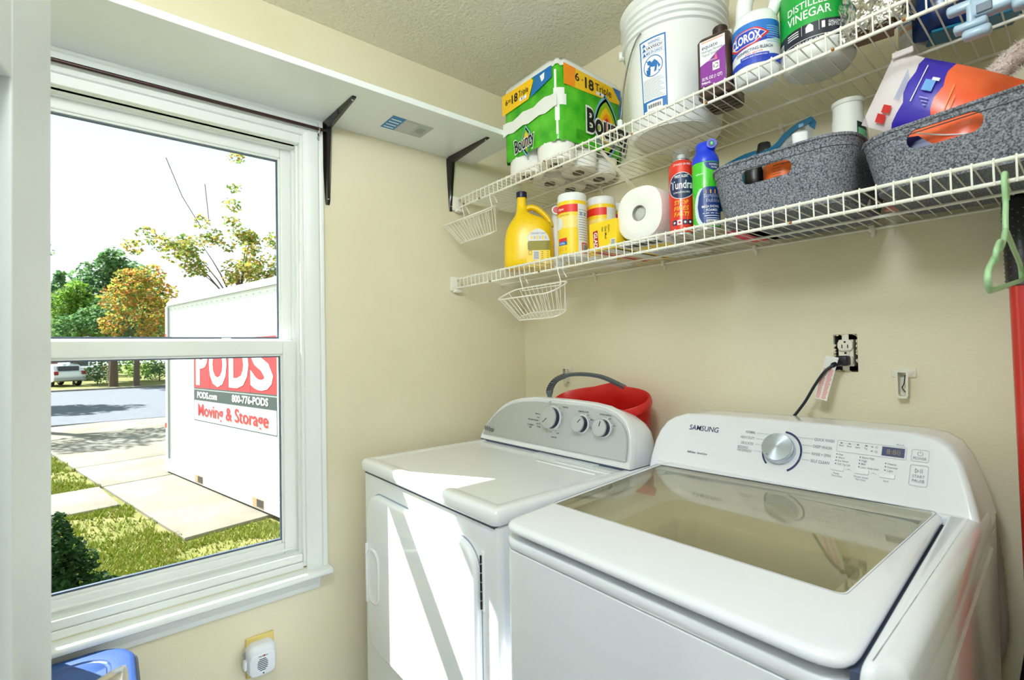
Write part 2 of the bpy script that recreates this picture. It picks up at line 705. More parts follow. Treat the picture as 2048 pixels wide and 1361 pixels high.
# casing with a stepped profile and mitred head
def casing_run(p0, p1, inward, miter0, miter1):
    prof = [(0, 0), (0, .011), (.006, .013), (.010, .016), (.034, .019), (.044, .019), (.050, .014), (.056, .017), (.062, .017), (.064, 0)]
    p0, p1, n = Vector(p0), Vector(p1), Vector(inward)
    d = (p1 - p0).normalized()
    L0, L1 = [], []
    for a, h in prof:
        off = -n * a + Vector((h, 0, 0))
        L0.append(p0 + off - d * (a if miter0 else 0))
        L1.append(p1 + off + d * (a if miter1 else 0))
    return loft([L0, L1])
cy0, cy1, cz1 = WY0 - .008, WY1 - .008, WZ1 - .002
obj('casing', casing_run((0, cy1, .608), (0, cy1, cz1), (0, -1, 0), False, True), WHITE_PAINT, win, 30)
obj('casing', casing_run((0, cy0 + .016, .608), (0, cy0 + .016, cz1), (0, 1, 0), False, True), WHITE_PAINT, win, 30)
obj('casing', casing_run((0, cy0 + .016, cz1), (0, cy1, cz1), (0, 0, -1), True, True), WHITE_PAINT, win, 30)
obj('head_filler', box((0, cy0 - .06, 2.05), (.010, cy1 + .062, 2.067)), WHITE_PAINT, win)
# jamb liner
obj('jamb', ring_box(WY0, WY1, WZ0 + .004, WZ1, .016, .016, .03, -.125, 0), VINYL, win)
jy0, jy1 = WY0 + .016, WY1 - .016
obj('stop_bead', ring_box(jy0 - .002, jy1 + .002, WZ0 + .01, 1.988, .008, .02, .006, -.040, -.022, .002), VINYL, win)
obj('parting_track', ring_box(jy0 - .002, jy1 + .004, 1.33, 1.990, .012, .004, .010, -.078, -.060, .002), VINYL, win)
# upper sash (outer track)
def sash(name, y0, y1, z0, z1, wy, wzb, wzt, xa, xb):
    s = obj(name, ring_box(y0, y1, z0, z1, wy, wzb, wzt, xa, xb, .004), VINYL, win)
    gy0, gy1, gz0, gz1 = y0 + wy, y1 - wy, z0 + wzb, z1 - wzt
    obj('glazing_bead', ring_box(gy0 - .001, gy1 + .001, gz0 - .001, gz1 + .001, .007, .010, .007, xa + .008, xb - .006, .003), VINYL, s)
    obj('glazing_seal', ring_box(gy0 + .005, gy1 - .005, gz0 + .008, gz1 - .005, .0045, .006, .0045, xa + .010, xa + .020, 0), DARKSEAL, s)
    p = obj('pane', box((xa + .013, gy0 + .004, gz0 + .004), (xa + .0145, gy1 - .004, gz1 - .004)), GLASS, s)
    return s
up = sash('upper_sash', jy0 - .006, jy1 + .002, 1.300, 1.986, .040, .040, .036, -.112, -.080)
lo = sash('lower_sash', jy0, jy1, .655, 1.342, .045, .036, .045, -.072, -.042)
obj('sash_lock', add_box(box((-.068, -1.190, 1.3415), (-.052, -1.145, 1.3465), .002), (-.062, -1.175, 1.346), (-.056, -1.150, 1.350), .0015), VINYL, lo)
obj('lift_rail', box((-.046, jy0 + .02, .664), (-.036, jy1 - .02, .672), .003), VINYL, lo)
obj('sill_plate', box((-.06, jy0, .615), (-.004, jy1, .656), .004), VINYL, win)
obj('sill_step', box((-.03, jy0, .612), (.004, jy1, .632), .003), VINYL, win)
# stool and apron
obj('stool', plate([(-.004, 0), (.040, 0), (.048, .005), (.050, .012), (.047, .019), (.040, .023), (-.004, .023)], WY0 - .075, WY1 + .062, .004, 'xzy'), WHITE_PAINT, win, 40)
for o in (o for o in win.children if o.name.startswith('stool')):
    o.location.z = .585
prof = [(0, .540), (.010, .541), (.013, .550), (.013, .556), (.022, .572), (.025, .585), (0, .585)]
obj('apron', prism(prof, WY0 - .06, WY1 + .030, 'xzy'), WHITE_PAINT, win, 25)

# ---------------------------------------------------------------- outside
GZ = -0.33
LAWN = mat('lawn_soil', (150, 160, 70), 0.95, spec=0.1)
add_tint(LAWN, (100, 106, 48), (142, 130, 88), 3.5, 8, .35, .7)
CONC = mat('driveway_concrete', (130, 124, 112), 0.9, spec=0.2)
add_tint(CONC, (118, 110, 95), (136, 131, 121), 1.6, 8, .3, .7)
ASPH = mat('road_asphalt', (150, 152, 160), 0.9, spec=0.2)
add_tint(ASPH, (98, 100, 108), (108, 110, 118), 8, 6)
structure('ground', box((-120, -90, GZ - .3), (-.13, 90, GZ - .03)), LAWN)
BLADE = mat('grass_blades', (150, 170, 60), 0.8, spec=0.15)
island_tint(BLADE, [(98, 124, 30), (134, 150, 44), (152, 156, 66), (170, 160, 104), (114, 136, 38)])

DRIVE = [(-3.58, -.90), (-5.25, -1.28), (-6.45, -1.47), (-11.3, -2.27)]     # its lawn-side edge
dirv = Vector((-.98, -.197, 0))
drv = bpy.data.objects.new('driveway', None)
COL.objects.link(drv)
drv['kind'] = 'structure'
nrm = Vector((-.197, .98, 0)) * 1.0
nrm.normalize()
b0 = Vector((-3.60, -.90, 0))
def slab_piece(a, b, wa, wb, parent, nm='concrete_slab'):
    pts = [b0 + dirv * a + nrm * wa, b0 + dirv * b + nrm * wa, b0 + dirv * b + nrm * wb, b0 + dirv * a + nrm * wb]
    bm = BM()
    add_plate(bm, [(p.x, p.y) for p in pts], GZ - .12, GZ, .012, 'xyz')
    return obj(nm, bm, CONC, parent, 30)
edges = [0, 2.85, 4.5, 6.1, 8.05]
for i in range(4):
    for (wa, wb) in ((0, 3.0), (3.02, 6.0)):
        slab_piece(edges[i] + .012, edges[i + 1] - .012, wa, wb, drv)
slab_piece(8.06, 10.6, -.5, 6.6, drv, 'driveway_apron')
wk = obj('garden_path', plate([(-6.44, -1.50), (-5.30, -1.31), (-5.05, -2.9), (-6.2, -3.05)], GZ - .12, GZ, .012), CONC, None, 30)
wk['kind'] = 'structure'
road = obj('road', box((-29.5, -70, GZ - .1), (-14.2, 70, GZ + .01)), ASPH)
road['kind'] = 'structure'
road.rotation_euler = (0, 0, math.radians(-3))
cb = obj('kerb', box((-30.1, -70, GZ - .1), (-29.5, 70, GZ + .09), .03), CONC)
cb['kind'] = 'structure'
cb.rotation_euler = (0, 0, math.radians(-3))

# grass
rnd = random.Random(4)
def on_hard(x, y):
    p = Vector((x, y, 0)) - b0
    a, w = p.dot(dirv), p.dot(nrm)
    qx, qy = (x + 6.76) * .9804 + (y + .79) * .1971, -(x + 6.76) * .1971 + (y + .79) * .9804
    if 0 < qx < 4.62 and -.02 < qy < 2.46:
        return True
    if -.04 < a < 8.1 and w > -.03 + .05 * sin(a * 9):
        return True
    if a >= 8.05 and a < 10.7 and w > -.5:
        return True
    if -6.46 < x < -5.08 + .0 and -3.1 < y < -1.27:
        e = (x + 5.3) / -1.14
        return -6.42 - .14 * (y + 1.5) < x < -5.30 - .155 * (y + 1.3)
    return False
V, F = [], []
def blade(x, y, h, w):
    a = rnd.uniform(0, 2 * pi)
    dx, dy = cos(a) * w, sin(a) * w
    lx, ly = rnd.uniform(-1, 1) * h * .7, rnd.uniform(-1, 1) * h * .7
    b = len(V)
    V.extend([(x - dx, y - dy, GZ - .03), (x + dx, y + dy, GZ - .03), (x + lx, y + ly, GZ - .03 + h)])
    F.append((b, b + 1, b + 2))
def bare(x, y):
    return sin(x * 2.3 + 1.1 * sin(y * 1.7)) * sin(y * 2.9 + sin(x * 3.1)) > .55
n = 0
while n < 110000:
    t = rnd.random() ** 1.6
    x = -.9 - t * 12.5
    hw = .25 + (-x) * .16
    y = -1.5 - (-x) * .05 + rnd.uniform(-1.3, 1.9) * hw
    if on_hard(x, y) or y > 1.2 or (bare(x, y) and rnd.random() < .80):
        n += .4
        continue
    blade(x, y, rnd.uniform(.018, .042) * (1 + t * .5), rnd.uniform(.002, .0045) * (1 + 5 * t))
    n += 1
while n < 118000:
    x = rnd.uniform(-14.0, -9.0)
    y = rnd.uniform(-1.3, 2.2)
    n += 1
    if not on_hard(x, y):
        blade(x, y, rnd.uniform(.04, .08), .03)
g = obj('lawn_grass', (V, F), BLADE)
g['kind'] = 'stuff'
g['label'] = 'patchy green and straw coloured lawn grass outside the window'
g['category'] = 'grass'

# portable storage container on the driveway
PODW = mat('container_white', (240, 242, 244), 0.45)
PODR = mat('container_red_print', (214, 60, 66), 0.5)
PODG = mat('container_grey_print', (72, 84, 84), 0.5)
PODE = mat('container_edge_grey', (205, 210, 214), 0.45)
WOODEND = mat('timber_end', (178, 152, 112), 0.8)
a_pod = atan2(.197, .98)
pod = thing('storage_container', 'large white moving and storage container with red printed sign on the driveway', 'container', (-6.76, -.79, GZ), a_pod)
PL, PW, PH = 4.6, 2.44, 2.42
obj('body', box((.04, .03, .16), (PL - .03, PW - .03, PH - .10), .01), PODW, pod)
obj('base_rail', box((0, 0, .02), (PL, .06, .17), .008), PODW, pod)
obj('base_rail', box((0, PW - .06, .02), (PL, PW, .17), .008), PODW, pod)
obj('floor_deck', box((.02, .06, .10), (PL - .02, PW - .06, .158)), PODW, pod)
for x in (0, PL - .07):
    obj('corner_post', box((x, 0, .17), (x + .07, .07, PH - .10), .015), PODW, pod)
    obj('corner_post', box((x, PW - .07, .17), (x + .07, PW, PH - .10), .015), PODW, pod)
roof = BM()
add_loft(roof, [rrect3 for rrect3 in [[(x, y, z) for x, y in rrect(i, i, PL - i, PW - i, .08, 4)] for i, z in ((0, PH - .10), (0, PH - .06), (.03, PH - .02), (.10, PH), (.3, PH + .02))]])
obj('roof_cap', roof, PODW, pod, 50)
obj('seam', box((.07, .020, PH - .118), (PL - .07, .031, PH - .105)), PODE, pod)
obj('seam', box((.07, .014, .185), (PL - .07, .031, .193)), PODE, pod)
obj('door_seam', box((.074, .012, .2), (.080, .031, PH - .12)), mat('seam_grey', (150, 155, 160), .6), pod)
riv = BM()
for i in range(26):
    add_box(riv, (.15 + i * .16, .018, PH - .16), (.165 + i * .16, .031, PH - .145))
    add_box(riv, (.15 + i * .16, .018, .205), (.165 + i * .16, .031, .22))
rv = obj('rivets', riv, PODE, pod)
rv['kind'] = 'stuff'
for x in (1.10, 2.72):
    obj('fork_pocket', box((x, -.004, .035), (x + .26, .03, .135), .004), WOODEND, pod)
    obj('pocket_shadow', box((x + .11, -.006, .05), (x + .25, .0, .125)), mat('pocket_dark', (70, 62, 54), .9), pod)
for z in (.62, 1.86):
    obj('reflector', box((-.004, .01, z), (.05, -.003, z + .07)), PODR, pod)
ink = Ink(plane_map((0, .03, 0), (1, 0, 0), (0, 0, 1)), .002, .0015)
su0, su1 = 1.0, 3.22
ink.rect(su0, 1.215, su1, 1.81, PODR, 0)
ink.rect(su0, 1.202, su1, 1.217, PODG, 1)
ink.rect(su0, 1.068, su1, 1.19, PODG, 0)
ink.frame(su0, .80, su1, 1.068, .010, PODG, 0)
for ch, ua, ub in (('P', 1.08, 1.46), ('O', 1.50, 2.02), ('D', 2.08, 2.59), ('S', 2.63, 3.15)):
    ink.text(ch, (ua + ub) / 2, 1.52, .49, WHITE_INK, 2, w=ub - ua, bold=.035)
for u in (1.50, 2.04, 2.61):
    ink.rect(u, 1.215, u + .008, 1.81, PODG, 3)
ink.text('PODS.com', 1.43, 1.128, .075, WHITE_INK, 2, w=.62, bold=.03)
ink.text('800-776-PODS', 2.60, 1.132, .078, WHITE_INK, 2, w=.88, bold=.03)
ink.text('Moving & Storage', 2.09, .945, .15, PODR, 2, w=1.90, bold=.02)
ink.rect(.76, 1.50, .83, 1.62, PODE, 0)
ink.build('printed_sign', pod, 'red and grey printed company sign')
# trees, houses, cars
BARK = add_bump(mat('bark', (92, 76, 62), 0.9), 20, .5)
def leafmat(name, cols):
    m = mat(name, cols[0], 0.7, spec=0.2)
    island_tint(m, cols)
    n, l, b = nodes(m)
    src = b.inputs['Base Color'].links[0].from_socket
    tr = n.new('ShaderNodeBsdfTranslucent')
    mx = n.new('ShaderNodeMixShader')
    mx.inputs[0].default_value = .45
    l.new(src, tr.inputs['Color'])
    l.new(b.outputs[0], mx.inputs[1])
    l.new(tr.outputs[0], mx.inputs[2])
    out = [q for q in n if q.type == 'OUTPUT_MATERIAL'][0]
    l.new(mx.outputs[0], out.inputs[0])
    return m
LEAF_MIX = leafmat('autumn_mix_leaves', [(86, 120, 52), (128, 152, 66), (170, 172, 80), (196, 150, 84), (104, 136, 62)])
LEAF_DEEP = leafmat('deep_green_leaves', [(66, 104, 66), (92, 132, 78), (124, 156, 92), (78, 118, 84)])
LEAF_FRESH = leafmat('fresh_green_leaves', [(84, 130, 48), (126, 164, 60), (160, 184, 84), (100, 146, 60)])
LEAF_GOLD = leafmat('orange_and_gold_leaves', [(170, 170, 66), (208, 160, 76), (212, 136, 84), (124, 150, 66), (150, 164, 72), (204, 186, 90)])
LEAF_DARK = leafmat('dark_conifer_needles', [(22, 46, 26), (40, 70, 34), (58, 92, 44), (30, 58, 34)])
def leaves(clusters, n, size, seed, name, m, parent, flat=.6):
    rd = random.Random(seed)
    V, F = [], []
    tot = sum(c[3] * c[4] for c in clusters)
    for (cx, cy, cz, rx, rz) in clusters:
        k = max(8, int(n * rx * rz / tot))
        for _ in range(k):
            while True:
                x, y, z = rd.uniform(-1, 1), rd.uniform(-1, 1), rd.uniform(-1, 1)
                d = x * x + y * y + z * z
                if .12 < d < 1:
                    break
            p = Vector((cx + x * rx, cy + y * rx, cz + z * rz))
            s = size * rd.uniform(.6, 1.3)
            e = Euler((rd.uniform(-.9, .9), rd.uniform(-.9, .9), rd.uniform(0, 6.28))).to_matrix()
            b = len(V)
            for q in ((-.5, 0, 0), (0, -.32, .06), (.5, 0, 0), (0, .32, .06)):
                V.append(tuple(p + e @ (Vector(q) * s)))
            F.append((b, b + 1, b + 2, b + 3))
    o = obj(name, (V, F), m, parent)
    o['kind'] = 'stuff'
    return o
def tree(name, label, x, y, trunk_h, trunk_r, clusters, n, size, m, seed, branches=(), group=None):
    t = thing(name, label, 'tree', (x, y, GZ), group=group)
    bm = BM()
    add_tube(bm, [(0, 0, -.02), (.03, .02, trunk_h * .5), (0, 0, trunk_h)], trunk_r, 8, rad=[trunk_r * 1.25, trunk_r, trunk_r * .6])
    for c in clusters[:14]:
        add_tube(bm, smooth_path([(0, 0, trunk_h * .7), (c[0] * .45, c[1] * .45, (trunk_h * .7 + c[2]) / 2 + .1), (c[0], c[1], c[2])], 3), trunk_r * .3, 5, rad=[trunk_r * .4, trunk_r * .34, trunk_r * .28, trunk_r * .22, trunk_r * .16, trunk_r * .12, trunk_r * .08][:7])
    for p in branches:
        add_tube(bm, p, trunk_r * .12, 4)
    obj('trunk', bm, BARK, t, 60)
    leaves(clusters, n, size, seed, 'crown', m, t)
    return t
rd = random.Random(11)
# sparse autumn tree behind the container
cl = []
for q in range(46):
    while True:
        a_, b_, c_ = rd.uniform(-1, 1), rd.uniform(-1, 1), rd.uniform(-1, 1)
        if a_ * a_ + b_ * b_ + c_ * c_ < 1:
            break
    cl.append((a_ * 1.1, .05 + b_ * 2.15, 4.75 + c_ * .95 - .12 * b_, rd.uniform(.22, .42), rd.uniform(.16, .3)))
for (yy, zz, r) in ((-.2, 5.0, .35), (.5, 5.3, .3), (1.3, 5.5, .4), (1.0, 5.9, .3), (1.0, 6.4, .3), (1.2, 7.2, .25), (1.15, 8.0, .26), (1.05, 8.6, .18), (-.9, 4.9, .4), (-1.5, 4.7, .3), (-1.2, 5.35, .28), (.2, 5.8, .3)):
    cl.append((rd.uniform(-.7, .7), yy - 1.2, zz, r, r * .75))
twigs = [[(0, 1.7, 4.5), (.1, 2.3, 6.2), (.1, 2.5, 7.4)], [(0, 1.5, 4.8), (.1, 2.7, 6.4), (.1, 3.1, 7.2)], [(0, 2.3, 6.2), (.1, 2.9, 6.9), (0, 3.3, 7.9)], [(0, -1.0, 5.6), (0, -1.5, 6.5), (0, -1.9, 7.6)], [(0, -.8, 5.9), (0, -.9, 7.0)]]
tree('autumn_tree', 'thin crowned green and yellow tree rising behind the white container', -16.2, 1.9, 4.2, .10, cl, 4600, .135, LEAF_MIX, 5, twigs)
# dense trees beyond the road
def blob(spec, seed, jit=.4):
    r2 = random.Random(seed)
    return [(r2.uniform(-1, 1) * jit * 2, y, z, r, r * .9) for (y, z, r) in spec]
tree('broadleaf_tree', 'tall dark green tree left of the orange tree beyond the road', -40.5, -1.0, 4.2, .22, blob([(0, 8.1, .8), (.2, 7.3, 1.1), (-.7, 6.8, 1.5), (.9, 6.9, 1.5), (-1.0, 5.3, 1.7), (.9, 5.2, 1.8), (1.8, 5.9, 1.2), (-1.9, 4.0, 1.4), (0, 3.9, 1.6), (1.8, 3.7, 1.4), (2.6, 4.6, 1.1)], 2), 8000, .34, LEAF_DEEP, 8)
tree('orange_tree', 'orange and gold leaved tree beside the container beyond the road', -30.5, -.15, 2.6, .12, blob([(-.2, 5.6, .8), (.6, 5.9, .7), (1.0, 5.0, .9), (-.7, 4.5, .9), (.4, 4.0, 1.1), (1.5, 3.9, .8), (-.9, 3.3, .7), (.7, 2.9, .8)], 3), 3200, .22, LEAF_GOLD, 9)
tree('low_green_tree', 'bright green round tree beside the grey roof across the road', -38, -2.75, 2.4, .14, blob([(0, 5.6, .8), (-.4, 4.8, 1.1), (.7, 4.6, 1.1), (.1, 3.7, 1.3), (1.2, 3.4, 1.0), (-.8, 3.3, .8)], 4), 3600, .26, LEAF_FRESH, 10)
tree('pine_tree', 'slim blue green pine at the far left of the window view', -60, -4.55, 6, .2, blob([(0, 9.2, .55), (0, 8.2, .8), (.2, 7.0, 1.1), (-.3, 5.6, 1.3), (.3, 4.4, 1.5)], 5), 1700, .5, LEAF_DEEP, 12)
tree('pine_tree', 'short hazy pine beside the slim pine at the far left', -63, -5.6, 5, .2, blob([(0, 7.6, .6), (0, 6.4, .9), (.1, 5.0, 1.3), (0, 3.8, 1.5)], 6), 1400, .5, LEAF_DEEP, 13)
tree('near_tree', 'leafy tree mostly hidden at the left edge of the window', -15.5, -3.85, 5, .14, blob([(1.15, 4.35, .3), (1.10, 5.0, .25), (1.1, 3.7, .25), (.3, 4.9, .6), (-.5, 5.4, 1.0)], 7, .1), 1300, .13, LEAF_DEEP, 14)
tree('yard_tree', 'dark trunked tree shading the lawn across the road', -33.0, -1.05, 3.0, .17, blob([(-.9, 3.6, .9), (.8, 3.4, 1.0), (0, 4.1, 1.2), (2.2, 3.3, .9), (-2, 3.2, .8)], 8), 1900, .26, LEAF_DEEP, 15)
tree('street_tree', 'street tree left of the window view that shades the road', -24.5, -6.4, 4.5, .2, blob([(0, 6.5, 1.6), (.9, 5.6, 1.4), (-1, 5.5, 1.5), (.3, 7.8, 1.1), (1.5, 6.6, 1.0)], 18), 2200, .3, LEAF_DEEP, 19)
def bush(name, label, x, y, r, h, n, size, m, seed, z=GZ):
    t = thing(name, label, 'bush', (x, y, z))
    rr = random.Random(seed)
    obj('stem', tube([(0, 0, -.02), (0, 0, h * .5)], .05 * r, 6), BARK, t)
    leaves([(rr.uniform(-.4, .4) * r, rr.uniform(-.4, .4) * r, h * f, r * (1 - .6 * abs(f - .4)), h * .3) for f in (.3, .45, .6, .75)], n, size, seed, 'foliage', m, t)
    return t
bush('yellow_bush', 'yellow green bush under the trees across the road', -40, .35, 1.2, 1.6, 900, .18, LEAF_FRESH, 21)
bush('round_hedge', 'clipped dark hedge beside the container across the road', -38, 1.35, .8, 1.3, 900, .14, LEAF_DEEP, 22)
bush('yard_shrub', 'grey green shrub left of the trunk across the road', -36.5, -1.75, .6, 1.4, 420, .16, LEAF_DEEP, 23)
bush('shade_shrub', 'dark shrub behind the parked pickup truck', -50, -1.6, 1.6, 2.6, 700, .26, LEAF_DEEP, 24)
# dwarf conifer under the window
t = thing('dwarf_conifer', 'small dark green conifer growing just outside the window', 'bush', (-2.30, -1.66, GZ - .03))
obj('stem', tube([(0, 0, 0), (.01, 0, .3)], .02, 6), BARK, t)
leaves([(0, 0, .62, .055, .14), (.04, .02, .50, .10, .14), (-.05, .05, .40, .13, .15), (.06, -.08, .30, .17, .15), (-.06, -.10, .2, .20, .15), (.0, .13, .2, .18, .14), (.02, .28, .10, .12, .10)], 3400, .045, 31, 'foliage', LEAF_DARK, t)

# far ground, house, cars
HOUSE_W = mat('far_house_siding', (150, 170, 176), .8)
HOUSE_R = mat('far_house_roof', (140, 142, 150), .9)
BRICKC = mat('far_brick', (150, 96, 84), .9)
t = thing('neighbor_house', 'grey roofed house with blue grey siding across the road', 'house', (-52, -6.2, GZ), .0)
obj('wall', box((-3, -7, 0), (3, 2.1, 2.9)), HOUSE_W, t)
obj('brick_wall', box((3.0, -.6, 0), (3.15, 2.1, 2.7)), BRICKC, t)
obj('roof', prism([(-3.5, 2.85), (3.5, 2.85), (0, 4.9)], -7.4, 2.5, 'xzy'), HOUSE_R, t)
for y in (-3.6, -2.0):
    f = obj('window_frame', box((3.0, y, .9), (3.08, y + 1.0, 2.2)), WHITE_PAINT, t)
    obj('pane', box((3.07, y + .07, .97), (3.09, y + .93, 2.13)), mat('far_pane', (60, 70, 80), .1), f)
t = thing('far_house', 'plain pale far house partly hidden behind the clipped hedge', 'house', (-46, 6.0, GZ), .1)
obj('wall', box((-2, -2.4, 0), (2, 6, 2.6)), mat('far_house_grey', (176, 178, 184), .8), t)
obj('roof', prism([(-2.4, 2.55), (2.4, 2.55), (0, 4.0)], -2.7, 6.4, 'xzy'), HOUSE_R, t)
obj('window_frame', box((2.0, -.9, .9), (2.07, .1, 2.0)), WHITE_PAINT, t)

CARW = mat('car_white', (236, 240, 244), .25, coat=.5)
CARGL = mat('car_glass', (34, 40, 46), .08)
TYRE = mat('tyre_rubber', (26, 26, 28), .8)
TAIL = mat('tail_lamp', (150, 24, 30), .3)
def wheel(parent, x, y, r, w):
    M = Matrix.Translation((x, y, r)) @ Matrix.Rotation(pi / 2, 4, 'X')
    bm = BM()
    _merge(bm, lathe([(r * .55, -w / 2), (r * .92, -w / 2), (r, -w * .3), (r, w * .3), (r * .92, w / 2), (r * .55, w / 2)], 20), M)
    o = obj('wheel', bm, TYRE, parent, 40)
    b2 = BM()
    _merge(b2, lathe([(r * .55, -w * .52), (r * .2, -w * .45), (.02, -w * .45), (.02, w * .45), (r * .2, w * .45), (r * .55, w * .52)], 14), M)
    obj('hub', b2, CHROME, o, 30)
def car_body(prof, w, inset=.12, tum=.16, belt=1.0):
    """side profile (x, z) swept across the width, narrowed above the belt line"""
    def loop(s, k):
        return [(x, s * (w / 2 - k - (tum * max(0, z - belt) / .7)), z) for x, z in prof]
    return loft([loop(-1, 0), loop(-1, -.0), loop(1, 0)])
# pickup truck seen from behind
t = thing('pickup_truck', 'white pickup truck parked across the road with its tailgate towards us', 'truck', (-46, -3.05, GZ - .03), math.radians(206))
t.scale = (.78, .78, .78)
obj('body', car_body([(-2.8, .55), (-2.85, .9), (-2.8, 1.22), (-.75, 1.24), (-.72, 1.25), (1.1, 1.22), (2.55, 1.15), (2.75, .95), (2.75, .5), (2.3, .42), (-2.4, .45)], 2.0), CARW, t, 30)
obj('cab', car_body([(-.78, 1.2), (-.62, 1.78), (-.35, 1.90), (.55, 1.90), (.8, 1.82), (1.45, 1.2)], 1.9, belt=1.2), CARW, t, 30)
obj('rear_window', box((-.77, -.66, 1.30), (-.655, .66, 1.76), .02), CARGL, t)
for s in (-1, 1):
    obj('side_window', box((-.5, s * .80 - .02, 1.28), (1.0, s * .80 + .045, 1.74), .02), CARGL, t)
    obj('tail_lamp', box((-2.87, s * .90 - .10, .82), (-2.72, s * .90 + .11, 1.2), .02), TAIL, t)
obj('tailgate', box((-2.88, -.76, .62), (-2.80, .76, 1.22), .02), CARW, t)
obj('bumper', box((-3.0, -.98, .42), (-2.72, .98, .62), .04), CHROME, t)
for x in (-1.75, 1.85):
    for s in (-1, 1):
        wheel(t, x, s * .87, .40, .28)
# SUV at the left
t = thing('parked_suv', 'white sport utility car at the far left beside the pickup truck', 'car', (-37.5, -3.62, GZ - .03), math.radians(203))
t.scale = (.78, .78, .78)
obj('body', car_body([(-2.2, .45), (-2.3, .75), (-2.22, 1.05), (-1.95, 1.12), (1.0, 1.08), (2.0, .98), (2.25, .8), (2.2, .4), (-1.9, .35)], 1.85), CARW, t, 30)
obj('greenhouse', car_body([(-2.1, 1.05), (-1.75, 1.52), (-1.5, 1.62), (.0, 1.64), (.45, 1.55), (1.15, 1.05)], 1.75, belt=1.05), CARW, t, 30)
obj('rear_window', box((-2.10, -.6, 1.14), (-1.83, .6, 1.48), .03), CARGL, t)
for s in (-1, 1):
    obj('side_window', prism([(-1.6, 1.14), (-1.4, 1.5), (.2, 1.5), (.85, 1.14)], s * .70 - .03, s * .70 + .075, 'xzy'), CARGL, t)
    obj('tail_lamp', box((-2.30, s * .80 - .14, .85), (-2.08, s * .80 + .11, 1.12), .03), TAIL, t)
obj('bumper', box((-2.36, -.9, .42), (-2.1, .9, .66), .05), GREY_PLASTIC, t)
for x in (-1.4, 1.4):
    for s in (-1, 1):
        wheel(t, x, s * .80, .36, .24)
# ---------------------------------------------------------------- dryer
SILVER = mat('silver_control_panel', (186, 189, 190), .32, metal=.25)
NAVY_RUB = mat('dark_knob_skirt', (24, 28, 58), .3)
PANEL_EDGE = mat('panel_edge', (220, 226, 230), .3)
SEAM = mat('seam_shadow_gap', (70, 82, 104), .7)
DX0, DX1, DYF, DYB, DZ = .082, .804, -.797, -.11, .950
dry = thing('clothes_dryer', 'white front loading clothes dryer with silver control panel beside the window wall', 'dryer', ((DX0 + DX1) / 2, -.45, 0))
dryM = Matrix.Translation((-(DX0 + DX1) / 2, .45, 0))
def dpart(name, bm, m, sm=35, parent=None, label=None):
    for v in bm.verts:
        v.co = dryM @ v.co
    return obj(name, bm, m, parent or dry, sm, label=label)
bm = BM()
lp = lambda i, z: [(x, y, z) for x, y in rrect(DX0 + .002 + i, DYF + .003 + i, DX1 - .002 - i, DYB - i, .016, 4)]
add_loft(bm, [lp(0, .02), lp(0, .9075), lp(.003, .911)])
dpart('cabinet', bm, APPLIANCE)
tl = lambda i, z, r=.02: [(x, y, z) for x, y in rrect(DX0 - .001 + i, DYF - .008 + i, DX1 + .001 - i, DYB + .005 - i, max(.004, r - i), 5)]
dpart('lid_gap', loft([tl(.0105, .905), tl(.0105, .917)]), SEAM)
dpart('top_lid', loft([tl(.003, .914), tl(0, .917), tl(0, .938), tl(.003, .945), tl(.008, .949), tl(.014, DZ), tl(.032, DZ - .0005), tl(.040, DZ - .0035), tl(.05, DZ - .004)]), APPLIANCE, 50)
# embossed ribs on the deck
for y, xa, xb in ((-.40, .50, .74), (-.37, .55, .77)):
    dpart('deck_rib', plate([(q[0], q[1]) for q in rrect(xa, y - .006, xb, y + .006, .0055, 4)], DZ - .006, DZ - .0015, .002), APPLIANCE, 40)
# door
dr = dpart('door', plate(rrect(.140, .377, .737, .855, .075, 8), DYF + .004, DYF - .016, .010, 'xzy', 4), APPLIANCE, 50)
DGAP = mat('door_seam_shadow', (150, 160, 178), .6)
dpart('door_gap', plate(rrect(.1382, .3755, .7388, .8585, .0768, 8), DYF + .0032, DYF + .0015, .0005, 'xzy', 1), DGAP, 40, dr)
# finger pull: a rim round a hollow
hx0, hx1, hz0, hz1 = .152, .236, .520, .690
rim = rrect(hx0, hz0, hx1, hz1, .036, 6)
def hl(d, y):
    return [(x, y, z) for x, z in rrect(hx0 + d, hz0 + d * 1.2, hx1 - d, hz1 - d * 1.2, max(.036 - d * .6, .006), 6)]
yd = DYF - .016
dpart('handle', loft([hl(0, yd + .001), hl(.001, yd - .003), hl(.004, yd - .0042), hl(.008, yd - .003), hl(.013, yd - .0006), hl(.03, yd - .0004)]), APPLIANCE, 60, dr)
dpart('handle_strip', plate(rrect(.147, .514, .158, .698, .005, 3), yd + .001, yd - .006, .003, 'xzy'), mat('grip_white', (250, 250, 250), .3), 40, dr)
# hinge at the right
h = dpart('hinge', box((.740, DYF - .003, .712), (.751, DYF + .003, .845), .002), APPLIANCE, 30, dr)
for i in range(6):
    dpart('knuckle', tube([(.7455, DYF - .005, .718 + i * .0205), (.7455, DYF - .005, .735 + i * .0205)], .0024, 8), DARK_METAL, 40, h)
dpart('lint_screen_slot', box((.42, -.34, DZ - .004), (.68, -.31, DZ - .001), .001), PANEL_EDGE)
